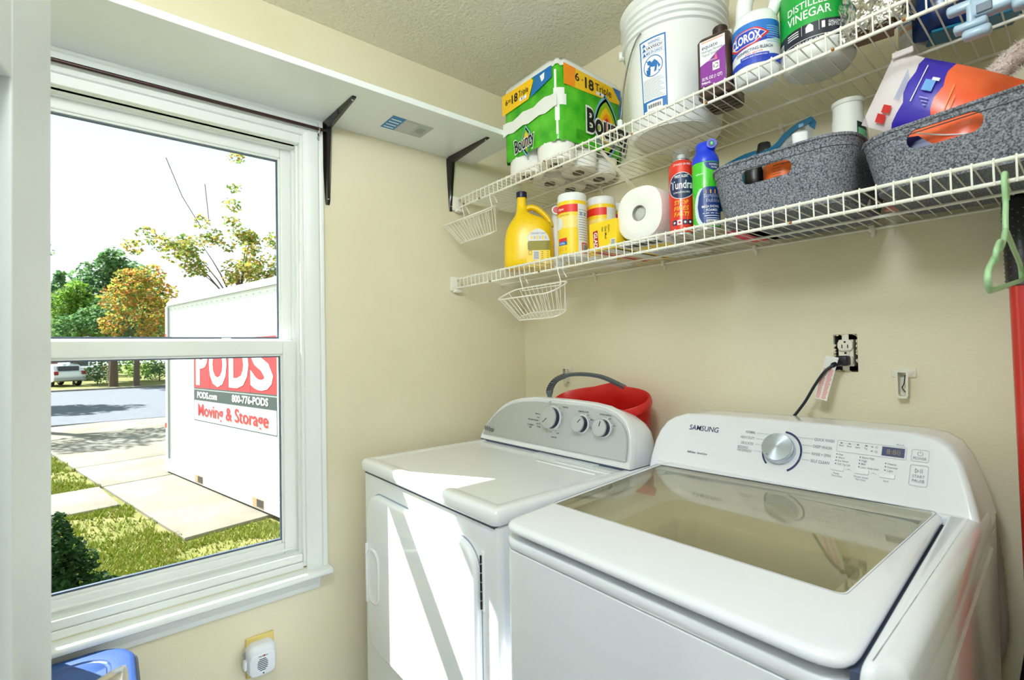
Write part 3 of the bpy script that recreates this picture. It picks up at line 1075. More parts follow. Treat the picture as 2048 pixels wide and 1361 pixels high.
# console
out = [(.084, .953), (.090, .972), (.105, 1.000), (.124, 1.026), (.146, 1.050), (.172, 1.072), (.205, 1.094), (.245, 1.110), (.295, 1.121), (.36, 1.127), (.45, 1.129), (.55, 1.1285), (.63, 1.126), (.69, 1.119), (.735, 1.105), (.765, 1.085), (.783, 1.060), (.792, 1.025), (.7945, .985), (.7945, .953)]
def cf(z):                      # the face leans back
    return -.318 + (z - .95) * .22
cxm, czm = .44, 1.03
def cl(k, dy, dz=0.0):
    r = []
    for x, z in out:
        X = cxm + (x - cxm) * (1 - k / .355)
        Z = max(.953, czm + (z - czm) * (1 - k / .09) + dz)
        r.append((X, cf(Z) + dy, Z))
    return r
def bk(k, y, drop):
    return [(cxm + (x - cxm) * (1 - k), y, .953 + (z - .953) * drop) for x, z in out]
con = dpart('console', loft([cl(.012, .004), cl(.004, -.002), cl(.001, .0), cl(0, .006), cl(0, .022)] + [bk(.0, -.265, .975), bk(.0, -.235, .945), bk(.003, -.205, .90), bk(.012, -.188, .85), bk(.03, -.178, .78)]), APPLIANCE, 50)
dpart('console_gap', box((.086, -.314, .9455), (.793, -.20, .956)), SEAM, None, con)
dpart('console_seam', loft([cl(-.0008, .0200), cl(-.0008, .0220)]), PANEL_EDGE, None, con)
face = []
for x, z in out:
    X = cxm + (x - cxm) * (1 - .016 / .355)
    Z = czm + (z - czm) * (1 - .014 / .09)
    face.append((X, max(.974, Z)))
dpart('control_panel', loft([[(x, cf(z) + .003, z) for x, z in face], [(x, cf(z) - .0035, z) for x, z in face]]), SILVER, 30, con)
sl = math.atan(.22)
def dcon(u, z, h):
    return dryM @ Vector((u, cf(z) - .0037 - h, z))
ink = Ink(dcon, .0002, .0002)
ink.text('Whirlpool', .135, .996, .017, BLACK_INK, 1, w=.062, bold=.004)
ink.line([(.150, .984), (.166, .990)], .0016, BLACK_INK, 1)
KN = [(.468, 1.066, .036, 2.3), (.600, 1.060, .0262, -.75), (.688, 1.057, .0262, -.25)]
for a in range(0, 300, 14):
    t = math.radians(a + 130)
    ink.disc(.468 + .045 * cos(t), 1.066 + .045 * sin(t), .0014, WHITE_INK if a % 28 else GREY_INK, 1, 8)
def dt(s, u, z, w, h=.0050, m=BLACK_INK):
    ink.text(s, u, z, h, m, 1, w=w, bold=.006)
for s, u, z, w in (('OFF', .448, 1.117, .012), ('Timed Dry', .520, 1.106, .026), ('OFF', .502, 1.020, .012), ('Wrinkle Shield', .375, 1.052, .052), ('AUTOMATIC', .365, 1.034, .034), ('DRY', .368, 1.026, .014), ('Fluff Air', .487, 1.006, .026), ('More Dry', .395, 1.074, .022), ('Normal', .403, 1.062, .018), ('Less Dry', .404, 1.042, .02), ('Energy', .408, 1.032, .018), ('TEMPERATURE', .600, 1.098, .044), ('CYCLE SIGNAL', .690, 1.096, .046), ('Low', .622, 1.090, .010), ('Med', .640, 1.077, .012), ('High', .641, 1.052, .013), ('Off', .708, 1.086, .010), ('On', .727, 1.068, .010)):
    dt(s, u, z, w)
for u, z in ((.612, 1.090), (.629, 1.076), (.629, 1.052), (.700, 1.088), (.718, 1.070)):
    ink.disc(u, z, .0018, WHITE_INK, 1, 10)
ink.build('printed_legend', con)
for (kx, kz, kr, ang) in KN:
    M = dryM @ Matrix.Translation((kx, cf(kz) - .0035, kz)) @ Matrix.Rotation(pi / 2 - sl * .9, 4, 'X')
    b = lathe([(kr * 1.16, 0), (kr * 1.16, .002), (kr * 1.05, .003)], 32)
    for v in b.verts:
        v.co = M @ v.co
    kb = obj('knob', b, PANEL_EDGE, con, 40)
    b = lathe([(kr * .98, .002), (kr * .96, .021)], 32)
    for v in b.verts:
        v.co = M @ v.co
    obj('knob_skirt', b, NAVY_RUB, kb, 40)
    b = lathe([(kr * 1.0, .019), (kr * 1.02, .022), (kr * 1.0, .0245), (kr * .93, .0252), (kr * .92, .0245)], 36)
    for v in b.verts:
        v.co = M @ v.co
    obj('knob_face', b, SILVER, kb, 30)
    b = BM()
    add_box(b, (-.0009, .004, .0248), (.0009, kr * .75, .0256))
    R = Matrix.Rotation(ang, 4, 'Z')
    for v in b.verts:
        v.co = M @ R @ v.co
    obj('pointer', b, DARK_METAL, kb)

# ---------------------------------------------------------------- washer
WX0, WX1, WYF, WYB = .862, 1.508, -.838, -.055
ws = thing('washing_machine', 'white top loading washing machine with tinted glass lid in the right foreground', 'washer', (1.185, -.45, 0))
wM = Matrix.Translation((-1.185, .45, 0))
WASHW = mat('washer_white', (243, 245, 252), .18, coat=.5)
def wpart(name, bm, m, sm=40, parent=None):
    for v in bm.verts:
        v.co = wM @ v.co
    return obj(name, bm, m, parent or ws, sm)
TL = .035
def tz(z, y):
    return z + TL * (y + .83)
def wl(i, z, r=.045, tilt=True, yb=WYB, fx=0.0):
    return [(x, y, tz(z, y) if tilt else z) for x, y in rrect(WX0 + i, WYF + i + fx, WX1 - i, yb - i, max(.006, r - i * .5), 7)]
wpart('cabinet', loft([wl(.004, .03, tilt=False), wl(0, .05, tilt=False), wl(0, .890), wl(.0005, .9045), wl(.003, .906), wl(.02, .906)], cap1=False), WASHW, 45)
# top frame: outer skirt, rim, then the well under the lid
IX0, IX1, IY0, IY1 = .885, 1.448, -.815, -.262
def il(i, z, r=.05):
    return [(x, y, tz(z, y)) for x, y in rrect(IX0 + i, IY0 + i, IX1 - i, IY1 - i, r, 7)]
wpart('top_frame', loft([wl(.003, .9065), wl(0, .909), wl(0, .924, fx=0), wl(.001, .9275, fx=.003), wl(.003, .9290, fx=.012), wl(.004, .9300, fx=.026), wl(.012, .9300, fx=.030), il(-.008, .9300, .04), il(0, .9290, .04), il(.006, .937), il(.010, .90), il(.02, .885), il(.03, .880)], cap0=False, cap1=False), WASHW, 60)
# tub ring, tub and wash plate seen through the lid
TUBG = mat('tub_grey_plastic', (226, 222, 208), .45)
tx, ty = 1.165, -.53
ringo = [(x, y, tz(.8805, y)) for x, y in rrect(IX0 + .028, IY0 + .028, IX1 - .028, IY1 - .028, .05, 7)]
def tc(r, z):
    k = len(ringo)
    cxx, cyy = tx, ty
    return [(cxx + r * cos(atan2(p[1] - cyy, p[0] - cxx)), cyy + r * sin(atan2(p[1] - cyy, p[0] - cxx)), z) for p in ringo]
wpart('tub_ring', loft([ringo, tc(.236, .884), tc(.232, .878), tc(.224, .845), tc(.222, .80)], cap0=False, cap1=False), TUBG, 60)
wpart('drum', lathe([(.05, .46), (.18, .462), (.225, .50), (.228, .70), (.222, .80), (.214, .80), (.214, .70), (.20, .5), (.05, .48)], 40, tx, ty), mat('drum_steel', (124, 120, 108), .4, metal=.25), 60)
wpart('dispenser_cup', lathe([(.060, .886), (.062, .892), (.056, .893), (.050, .875), (.01, .872)], 28, IX0 + .085, -.66), TUBG, 50)
# lid: rounded frame with a glass centre
LX0, LX1, LY0, LY1 = .874, 1.457, -.846, -.232
G = [(.857 + .020, -.706), (1.428, -.698), (1.452, -.250), (.866, -.288)]
def rq(pts, r, seg=5):
    """round the corners of a quadrilateral"""
    o = []
    n = len(pts)
    for i in range(n):
        p0, p1, p2 = Vector(pts[i - 1]), Vector(pts[i]), Vector(pts[(i + 1) % n])
        a = p1 + (p0 - p1).normalized() * r
        b = p1 + (p2 - p1).normalized() * r
        for k in range(seg + 1):
            t = k / seg
            q = a * (1 - t) ** 2 + p1 * 2 * t * (1 - t) + b * t * t
            o.append((q.x, q.y))
    return o
LQ = [(LX0, LY0), (LX1 + .012, LY0 - .002), (LX1 - .0025, LY1), (LX0 - .010, LY1)]
GQ = [(.878, -.706), (1.424, -.698), (1.447, -.252), (.866, -.290)]
def off(pts, d):
    c = Vector((sum(p[0] for p in pts) / 4, sum(p[1] for p in pts) / 4))
    out_ = []
    for p in pts:
        v = Vector(p) - c
        out_.append((c.x + v.x - math.copysign(d, v.x), c.y + v.y - math.copysign(d, v.y)))
    return out_
def ll(d, z, r=.045):
    return [(x, y, tz(z, y)) for x, y in rq(off(LQ, d), max(.008, r - d))]
def gl(d, z, r=.012):
    return [(x, y, tz(z, y)) for x, y in rq(off(GQ, d), r)]
lidl = [ll(.03, .944), ll(.008, .9435), ll(.002, .945), ll(0, .949), ll(.0015, .9545), ll(.006, .9580), ll(.014, .9595), gl(-.004, .9600), gl(-.001, .9596), gl(0, .9575), gl(0, .946)]
GQ_in = off(GQ, .0)
lid = wpart('lid', loft([[Vector(p) for p in l_] for l_ in lidl], cap0=False, cap1=False), WASHW, 50)
TINT = clear_mat('tinted_lid_glass', (240, 238, 226), ior=1.62, rough=.012)
wpart('lid_glass', loft([gl(.0005, .9568), gl(.0005, .9588)]), TINT, None, lid)
BLUEE = mat('glass_edge_blue', (44, 66, 120), .4)
wpart('glass_gasket', loft([gl(-.0012, .9582), gl(-.0012, .9602), gl(.0016, .9602), gl(.0016, .9582)], cap0=False, cap1=False), BLUEE, None, lid)
# right rail beside the lid with the dark gap between
def rail(i, z):
    j = i * 1.4
    return [(x, y, tz(z, y)) for x, y in rq4([(1.4735 + i * .3, -.838 + j), (1.484 + i * .3, -.8385 + j), (1.5088 - j, -.800 + j * .4), (1.5088 - j, -.16), (1.4585 + i * .3, -.19)], .006)]
def rq4(pts, r):
    return rq(pts, r, 3)
wpart('side_rail', loft([rail(.0, .908), rail(0, .940), rail(.0015, .947), rail(.004, .9525), rail(.008, .9565), rail(.013, .9585)]), WASHW, 75)
wpart('lid_gap', loft([[(x, y, tz(z, y)) for x, y in [(1.462, -.825), (1.4745, -.825), (1.4605, -.242), (1.448, -.242)]] for z in (.925, .9420)]), SEAM)
# console
fo = [(.822, .950), (.817, .985), (.816, 1.030), (.822, 1.058), (.836, 1.082), (.858, 1.097), (.890, 1.107), (.95, 1.1105), (1.06, 1.1125), (1.19, 1.1135), (1.32, 1.114), (1.40, 1.113), (1.437, 1.107), (1.460, 1.093), (1.476, 1.066), (1.488, 1.03), (1.498, .995), (1.506, .960)]
def wy(z):
    return -.262 + (z - .97) * .60
def wc(k, dy, yabs=None, zs=1.0):
    r = []
    for x, z in fo:
        X = 1.165 + (x - 1.165) * (1 - k / .34)
        Z = 1.03 + (z - 1.03) * (1 - .4 * k / .085)
        Z = max(.950, Z)
        if zs != 1.0:
            Z = .95 + (Z - .95) * zs
        r.append((X, (wy(Z) + dy) if yabs is None else yabs, Z))
    return r
con = wpart('console', loft([wc(.022, .0035), wc(.012, .0005), wc(.005, .0015), wc(.001, .007), wc(0, .016), wc(0, .03)] + [wc(-.003, 0, -.10), wc(0, 0, -.07), wc(.01, 0, -.055, .98), wc(.03, 0, -.05, .93)]), WASHW, 70)
wpart('console_ledge', box((.835, -.262, .958), (1.49, -.17, .9795), .006), WASHW, 40, con)
NW = Vector((0, .60, 1)).normalized()
def wcon(u, z, h):
    if u > 1.268:      # right hand block of the legend
        u, z = 1.268 + (u - 1.283) * .901, 1.0165 + (z - 1.014) * .83
    else:
        z -= .003
    return wM @ Vector((u, wy(z) + .0035 - h * .86, z + h * .5))
ink = Ink(wcon, .0010, .0002)
LG = mat('legend_grey', (128, 138, 156), .5)
HAIR = mat('hairline_grey', (178, 186, 198), .5)
MIDN = mat('legend_navy', (26, 36, 92), .4)
ink.text('SAMSUNG', .953, 1.0765, .0125, MIDN, 1, w=.083, bold=.004)
ink.text('SelfClean - SmartCare', .952, 1.016, .0048, MIDN, 1, w=.056, bold=.006)
KX, KZ, KR = 1.153, 1.047, .0345
def wt(s, u, z, w, h=.0058, m=LG, al='c'):
    ink.text(s, u, z, h, m, 1, w=w, bold=.003, align=al)
for s, z, w in (('NORMAL', 1.081, .024), ('HEAVY DUTY', 1.068, .034), ('DELICATES', 1.055, .030), ('BEDDING/', 1.045, .026), ('WATERPROOF', 1.038, .036)):
    wt(s, 1.090 - w / 2 if s != 'BEDDING/' else 1.067, z, w)
for z, u1 in ((1.081, 1.138), (1.068, 1.122), (1.055, 1.116), (1.0405, 1.112)):
    ink.line([(1.094, z), (u1, z)], .0007, HAIR, 1)
ink.line([(1.138, 1.081), (1.142, 1.077)], .0007, HAIR, 1)
for s, z, w in (('QUICK WASH', 1.082, .040), ('DEEP WASH', 1.067, .037), ('RINSE + SPIN', 1.0515, .037), ('SELF CLEAN', 1.037, .037)):
    wt(s, 1.222 + w / 2, z, w)
for z, u0 in ((1.082, 1.186), (1.067, 1.196), (1.0515, 1.199), (1.037, 1.197)):
    ink.line([(u0, z), (1.219, z)], .0007, HAIR, 1)
ink.line([(1.181, 1.079), (1.186, 1.082)], .0007, HAIR, 1)
ink.ring(KX + .004, KZ, KR * 1.30, .0042, MIDN, 1, 28, a0=math.radians(-62), a1=math.radians(88))
ink.ring(KX, KZ, KR * 1.14, .0035, MIDN, 1, 28, a0=math.radians(170), a1=math.radians(232))
# indicator block
ink.rect(1.374, 1.070, 1.416, 1.0905, mat('display_window', (52, 62, 104), .15), 2)
ink.text('8:88', 1.396, 1.080, .011, mat('display_segments', (132, 118, 92), .4), 3, w=.026)
for u, s in ((1.292, 'Wash'), (1.309, 'Rinse'), (1.326, 'Spin'), (1.343, 'Kg')):
    ink.rect(u - .0022, 1.0865, u + .0022, 1.0885, MIDN, 1)
    wt(s, u, 1.0815, .010 if s != 'Kg' else .005, .004)
ink.line([(1.295, 1.0875), (1.322, 1.0875)], .0005, HAIR, 1)
for z, s in ((1.0865, 'lock'), (1.0765, 'hot')):
    ink.rect(1.3535, z - .0012, 1.3560, z + .0012, MIDN, 1)
    ink.ring(1.3635, z, .0026, .0007, LG, 1, 12)
wt('My Cycle', 1.407, 1.0985, .014, .0032)
for u, rows in ((1.286, ((1.0595, 'Hot', .009), (1.052, 'Warm', .013), (1.0445, 'Eco Warm', .022), (1.037, 'Cold - Tap Cold', .026))), (1.334, ((1.0595, 'Extra High', .024), (1.052, 'High', .010), (1.0445, 'Mid', .008), (1.037, 'Low - Auto level', .034))), (1.384, ((1.053, 'Heavy', .016), (1.0455, 'Normal', .018), (1.038, 'Light', .011)))):
    for z, s, w in rows:
        ink.rect(u - .0011, z - .0012, u + .0011, z + .0012, MIDN, 1)
        wt(s, u + .004 + w / 2, z, w, .0045)
wt('Temp.', 1.291, 1.0145, .013, .0042); wt('*Extra Rinse', 1.292, 1.0085, .022, .0036)
wt('Water Level', 1.340, 1.0145, .028, .0042); wt('*Spin Only', 1.340, 1.0085, .020, .0036)
wt('Soil', 1.388, 1.0145, .009, .0042)
wt('-*-', 1.3145, 1.0265, .012, .004); wt('-*-', 1.3635, 1.0265, .012, .004)
ink.ring(1.4435, 1.0835, .0052, .0009, LG, 1, 18, a0=math.radians(120), a1=math.radians(420))
ink.line([(1.4435, 1.0835), (1.4435, 1.0895)], .0009, LG, 1)
wt('POWER', 1.4435, 1.0735, .023, .006)
ink.line([(1.4375, 1.051), (1.4375, 1.042), (1.4435, 1.0465), (1.4375, 1.051)], .0009, LG, 1)
ink.rect(1.4460, 1.042, 1.4470, 1.051, LG, 1); ink.rect(1.4490, 1.042, 1.4500, 1.051, LG, 1)
wt('START', 1.4440, 1.0345, .021, .006); wt('PAUSE', 1.4440, 1.0255, .021, .006)
ink.build('printed_legend', con)
for fr_ in ((1.283, 1.066, 1.420, 1.094, .0008), (1.428, 1.066, 1.459, 1.0925, .0010), (1.428, 1.014, 1.460, 1.059, .0010)):
    ink = Ink(wcon, .0010, .0002)
    ink.frame(*fr_, HAIR, 1, r=.004)
    ink.build('outline', con)
for u in (1.291, 1.340, 1.389):
    b = plate(rrect(u - .0145, 1.0205, u + .0145, 1.0325, .003, 4), 0, .0024, .0012)
    for v in b.verts:
        v.co = wcon(v.co.x, v.co.y, v.co.z + .0004)
    obj('button', b, WASHW, con, 40)
KM = wM @ Matrix.Translation((KX, wy(KZ) + .0035, KZ)) @ Matrix.Rotation(pi / 2 - math.atan(.60), 4, 'X')
def kp(name, prof, m, parent, n=40):
    b = lathe(prof, n)
    for v in b.verts:
        v.co = KM @ v.co
    return obj(name, b, m, parent, 35)
kb = kp('dial', [(KR * 1.04, -.002), (KR * 1.03, .016), (KR * 1.0, .019)], mat('dial_ring', (205, 214, 226), .2, metal=.6), con)
SPUN = bpy.data.materials.new('spun_steel')
SPUN.use_nodes = True
_n, _l, _b = nodes(SPUN)
_b.inputs['Metallic'].default_value = 1.0
_b.inputs['Base Color'].default_value = lin((196, 206, 224))
_b.inputs['Roughness'].default_value = .30
_b.inputs['Anisotropic'].default_value = .85
_tg = _n.new('ShaderNodeTangent'); _tg.direction_type = 'RADIAL'; _tg.axis = 'Z'
_l.new(_tg.outputs[0], _b.inputs['Tangent'])
df = obj('dial_face', lathe([(KR * .985, .018), (KR * .975, .0215), (KR * .5, .0222), (.0004, .0224)], 48), SPUN, kb, 35)
df.matrix_local = KM
kp('dial_mark', [(.0012, .0222), (.0012, .0230)], BLACK_INK, kb, 8).location = wM @ Vector((0, 0, 0)) * 0 + (KM.to_3x3() @ Vector((-.017, -.0225, 0)))

# water valve box cut-out behind the washer, with torn plaster edges
bx = thing('valve_box', 'torn dark cut out in the wall just above the washing machine console', 'wall box', (.935, .06, 1.02))
obj('back', box((-.10, .045, 0), (.101, .055, .068)), mat('cavity_dark', (62, 54, 46), .9), bx)
rr = random.Random(3)
for i in range(14):
    x = -.098 + i * .0143
    hgt = rr.uniform(.004, .016)
    obj('plaster_flake', prism([(x, .0685), (x + .0143, .0685), (x + rr.uniform(.006, .012), .0685 - hgt)], -.062, -.056, 'xzy'), mat('torn_plaster', (214, 200, 170), .9), bx)

# ---------------------------------------------------------------- red mop bucket behind the dryer
REDP = mat('red_bucket_plastic', (206, 30, 26), .35)
add_tint(REDP, (196, 22, 20), (216, 46, 40), 9, 4)
GRIP = mat('bucket_handle_grey', (82, 92, 98), .4)
bk_ = thing('mop_bucket', 'red oval mop bucket with a dark grey handle wedged behind the dryer', 'bucket', (.552, -.075, .918), rot=(math.radians(23), math.radians(-2), math.radians(5)))
RX, RY = .190, .094
BZ = .222 / .326
def ov(k, z, ex=2.3, n=40, tilt=0.0):
    pts = circ(RX * k, 0, n, 0, 0, RY * k, ex)
    out_ = []
    for x, y, _z in pts:
        zz = z
        x += .0
        if z > .31:     # raised lugs front and back, spout dip at the right
            zz += .014 * math.exp(-(x / .045) ** 2) * (1 if abs(y) > RY * .5 else 0)
        out_.append((x, y, zz - .326 + .222 if z > .2 else zz))
    return out_
obj('body', loft([ov(.66, 0), ov(.68, .004), ov(.95, .285), ov(.955, .300), ov(1.0, .302), ov(1.01, .312), ov(1.005, .326), ov(.985, .330), ov(.955, .326), ov(.92, .285), ov(.64, .012)]), REDP, bk_, 50)
hp = [(-.02, -RY * 1.0, .312), (-.075, -RY * .98, .333), (-.135, -RY * .8, .352), (-.172, -RY * .35, .374), (-.165, RY * .15, .396), (-.115, RY * .6, .396), (-.03, RY * .95, .370), (.055, RY * 1.0, .325)]
hp = [(x, y, z - .104) for x, y, z in hp]
pp = smooth_path(hp, 6)
bm = BM()
L = []
for i, p in enumerate(pp):
    t = (pp[min(i + 1, len(pp) - 1)] - pp[max(i - 1, 0)]).normalized()
    s = t.cross(Vector((0, 0, 1))).normalized()
    u2 = s.cross(t)
    w_, h_ = .0075, .0045
    if 16 < i < 28:
        w_, h_ = .0105, .0065
    L.append([p + s * w_ + u2 * h_, p - s * w_ + u2 * h_, p - s * w_ - u2 * h_, p + s * w_ - u2 * h_])
add_loft(bm, L)
hd = obj('handle', bm, GRIP, bk_, 40)
for i in range(18, 28, 1):
    p = pp[i]
    t = (pp[i + 1] - pp[i - 1]).normalized()
    s = t.cross(Vector((0, 0, 1))).normalized()
    u2 = s.cross(t)
    bm = BM()
    c = p + u2 * .0075
    add_loft(bm, [[c + s * .009 + t * .0014, c - s * .009 + t * .0014, c - s * .009 - t * .0014, c + s * .009 - t * .0014], [c + s * .009 + t * .0014 - u2 * .003, c - s * .009 + t * .0014 - u2 * .003, c - s * .009 - t * .0014 - u2 * .003, c + s * .009 - t * .0014 - u2 * .003]])
    obj('grip_rib', bm, BLACK, hd)
for y in (-RY * 1.03, RY * 1.03):
    x = -.02 if y < 0 else .055
    obj('pivot', tube([(x, y - .004, .210), (x, y + .004, .210)], .009, 12), GRIP, bk_, 40)
# ---------------------------------------------------------------- wire shelves
RUST = mat('rust_spot', (168, 116, 60), .8)
def wire_shelf(name, label, zdeck, yf, x0, x1, clips):
    t = thing(name, label, 'shelf', (0, 0, zdeck))
    lipd = .034
    r = .0033
    for nm, y, z, rr in (('top_rail', yf, 0, .0036), ('bottom_rail', yf + .002, -lipd, .0036), ('middle_rail', -.14, -.0050, .0033), ('back_rail', -.009, -.0042, .0033)):
        obj(nm, tube([(x0, y, z), (x1, y, z)], rr, 8), WIRE, t, 40)
    proto = None
    k = 0
    x = x0 + .012
    me = None
    while x < x1 - .003:
        if me is None:
            bm = tube([(0, -.006, .0016), (0, yf + .004, .0018), (0, yf - .0026, .0042), (0, yf - .0052, .0010), (0, yf - .0030, -lipd - .004)], .0015, 5)
            o = obj('cross_wire', bm, WIRE, t, 60)
            me = o.data
        else:
            o = bpy.data.objects.new('cross_wire', me)
            COL.objects.link(o)
            o.parent = t
        o.location = (x, 0, 0)
        x += .0254
        k += 1
    # end bracket on the left wall
    b = box((.0, yf - .022, -.046), (.014, yf + .020, .012), .005)
    add_box(b, (.001, yf - .010, -.052), (.030, yf + .018, -.040), .004)
    obj('end_bracket', b, WIRE, t, 40)
    for cx in clips:
        b = box((cx - .006, -.016, -.012), (cx + .006, 0, .006), .003)
        add_box(b, (cx - .004, -.006, -.024), (cx + .004, 0, -.010), .002)
        obj('wall_clip', b, WIRE, t, 40)
    return t
lowsh = wire_shelf('wire_shelf', 'lower white wire shelf above the washer and dryer', 1.581, -.372, .012, 1.705, (.12, .42, .72, 1.02, 1.30, 1.58))
upsh = wire_shelf('wire_shelf', 'upper white wire shelf holding the paper towel pack and bucket', 1.905, -.358, .012, 1.705, (.14, .46, .78, 1.10, 1.42))
rr = random.Random(9)
for sh, pts in ((upsh, [(.06, -.03), (.165, -.034), (.52, -.002), (.86, -.034), (1.07, -.034), (1.33, -.034), (1.44, -.034), (1.50, .0)]), (lowsh, [(.24, -.034), (1.25, -.034), (.5, -.034)])):
    for x, z in pts:
        obj('rust_speck', box((x - .002, -.3645 if sh is upsh else -.3785, z - .002), (x + .003, -.356 if sh is upsh else -.370, z + .0025), .001), RUST, sh)
# angled brace of the upper shelf
bm = BM()
add_box(bm, (-.006, -.0015, 0), (.006, .0015, .385), .001)
br = obj('brace', bm, WIRE, upsh)
br.location = (.742, -.005, -.215)
br.rotation_euler = (math.radians(62), 0, 0)
br.rotation_euler = Vector((0, -.352, .183)).to_track_quat('Z', 'Y').to_euler()

# hanging wire baskets
def basket(label, x, z, yf, shelf_z):
    t = thing('wire_basket', label, 'basket', (x, yf, z), group='small wire baskets hung under the shelves')
    L, D, Hh = .262, .095, .085         # rim length and depth
    R = .0022
    # rim: back edge straight, front corners rounded
    TI = math.radians(26)
    def T(p):                # the basket tips forward on its hooks
        x_, y_, z_ = p
        return (x_, y_ * cos(TI) - z_ * sin(TI), y_ * sin(TI) + z_ * cos(TI))
    def ringp(k, zz, dy=0.0, l=L, d=D):
        pts = []
        for px, py in rrect(-l / 2, -d, l / 2, 0, .03, 4):
            pts.append(T((px, py + dy, zz)))
        return pts
    obj('rim', tube(ringp(0, 0), R, 6, closed=True), WIRE, t, 60)
    lb, db = L * .74, D * .66
    obj('base_ring', tube(ringp(0, -Hh, -.012, lb, db), .0017, 5, closed=True), WIRE, t, 60)
    n = 11
    for i in range(n):
        f = (i + .5) / n - .5
        xt, xb = f * (L - .03), f * (lb - .02)
        p = [T(q) for q in ((xt, 0, 0), (xb, -.013, -Hh), (xb, -.012 - db + .002, -Hh), (xt, -D, 0))]
        obj('basket_wire', tube(p, .0012, 5), WIRE, t)
    for s in (-1, 1):
        for yy, yb in ((-.03, -.028), (-.068, -.055)):
            obj('basket_wire', tube([T((s * L / 2, yy, 0)), T((s * lb / 2, yb, -Hh))], .0012, 5), WIRE, t)
    up = shelf_z - z
    for s in (-1, 1):
        xx = s * L * .34
        obj('hook', tube(smooth_path([(xx, -.002, -.008), (xx, 0, 0), (xx - .004, .0 - .004, up * .55), (xx - .008, -.004, up - .008), (xx - .008, .004, up + .004), (xx - .006, .014, up - .004), (xx + .006, .020, up * .35)], 4), .0018, 6), WIRE, t, 60)
    obj('back_bar', tube([(-L * .34, -.002, -.009), (L * .34, -.002, -.009)], .0015, 5), WIRE, t)
    return t
basket('small white wire basket hung from the lower shelf', .505, 1.503, -.372, 1.547)
basket('small white wire basket hung from the upper shelf beside the black bracket', .150, 1.822, -.358, 1.871)

# ---------------------------------------------------------------- board shelf over the window
MELA = mat('white_melamine', (236, 240, 240), .3)
sh = thing('wall_shelf', 'long white board shelf over the window on black metal brackets', 'shelf', (0, -1.3, 2.0675))
obj('board', box((.0005, -.78, 0), (.300, 1.028, .019), .0015), MELA, sh)
BRK = mat('black_bracket_steel', (26, 22, 22), .28, metal=.3, coat=.4)
def bracket(y, lh, lv):
    bm = BM()
    w0, w1 = .017, .0075
    # horizontal arm under the board, tapering to its tip
    def sec(x, w, th, z):
        return [(x, -w, z), (x, -w, z - .003), (x, -w * .35, z - th), (x, w * .35, z - th), (x, w, z - .003), (x, w, z)]
    add_loft(bm, [sec(.012, w0, .024, -.0005), sec(.04, w0 * .95, .020, -.0005), sec(lh * .6, w0 * .7, .013, -.0005), sec(lh - .01, w1, .006, -.0005), sec(lh, w1 * .8, .004, -.0005)])
    def sev(z, w, th):
        return [(.0005, -w, z), (.003, -w, z), (th, -w * .35, z), (th, w * .35, z), (.003, w, z), (.0005, w, z)]
    add_loft(bm, [sev(-.004, w0, .030), sev(-.03, w0, .026), sev(-lv * .5, w0 * .8, .015), sev(-lv + .012, w1 * 1.1, .007), sev(-lv, w1 * .8, .004)])
    b = obj('bracket', bm, BRK, sh, 30)
    b.location = (0, y + 1.3, 0)
    for p in ((lh - .014, 0, -.0062), (.0075, 0, -lv + .018)):
        s = BM()
        add_sphere(s, p, .0042, 10, 6, (1, 1, .6))
        obj('screw', s, CHROME, b, 60)
    return b
bracket(-.872, .238, .272)
bracket(-.383, .255, .212)
ink = Ink(plane_map((.165, .650, 0), (0, 1, 0), (1, 0, 0)), -.0004, -.0003)
ink = Ink(lambda u, v, h: Vector((.150 + v, .652 + u, -.0003 - h)), .0002, .0002)
BLUE_ST = mat('sticker_blue', (44, 132, 196), .5)
GREY_ST = mat('sticker_grey', (186, 190, 192), .5)
ink.rect(-.078, -.050, -.030, .048, BLUE_ST, 0)
ink.rect(-.030, -.050, .075, .048, GREY_ST, 0)
for i in range(7):
    ink.rect(-.026 + (i % 2) * .002, -.042 + i * .0115, .022, -.036 + i * .0115, mat('sticker_print', (208, 212, 214), .5), 1)
for i in range(9):
    ink.rect(.034 + i * .0034, -.02, .034 + i * .0034 + (.0012 if i % 3 else .0022), .02, mat('sticker_bars', (120, 124, 126), .5), 1)
for i in range(4):
    ink.rect(-.072, -.04 + i * .02, -.036, -.034 + i * .02, WHITE_INK, 1)
ink.build('price_sticker', sh, 'blue and grey barcode sticker')
# curtain rod
ROD = mat('dark_brown_rod', (58, 36, 32), .35, metal=.4)
cr = thing('curtain_rod', 'thin dark brown curtain rod under the board shelf', 'rod', (.034, -1.45, 2.027))
obj('rod', tube([(0, -.56, -.004), (0, .552, .004)], .0052, 10), ROD, cr, 60)
obj('thin_rod', tube([(0, -.2, -.0015), (0, .565, .004)], .0040, 10), ROD, cr, 60)
for y in (.545, -.545):
    b = tube(smooth_path([(-.018, y - .004, -.020), (-.016, y - .004, -.004), (.0, y - .004, -.0085), (.008, y - .004, .0), (.002, y - .004, .009)], 4), .0026, 6)
    add_box(b, (-.019, y - .008, -.028), (-.0165, y + .002, -.001), .001)
    obj('hook', b, CHROME, cr, 50)
    obj('end_screw', tube([(-.018, y - .003, -.022), (-.012, y - .003, -.022)], .003, 8), CHROME, cr, 50)
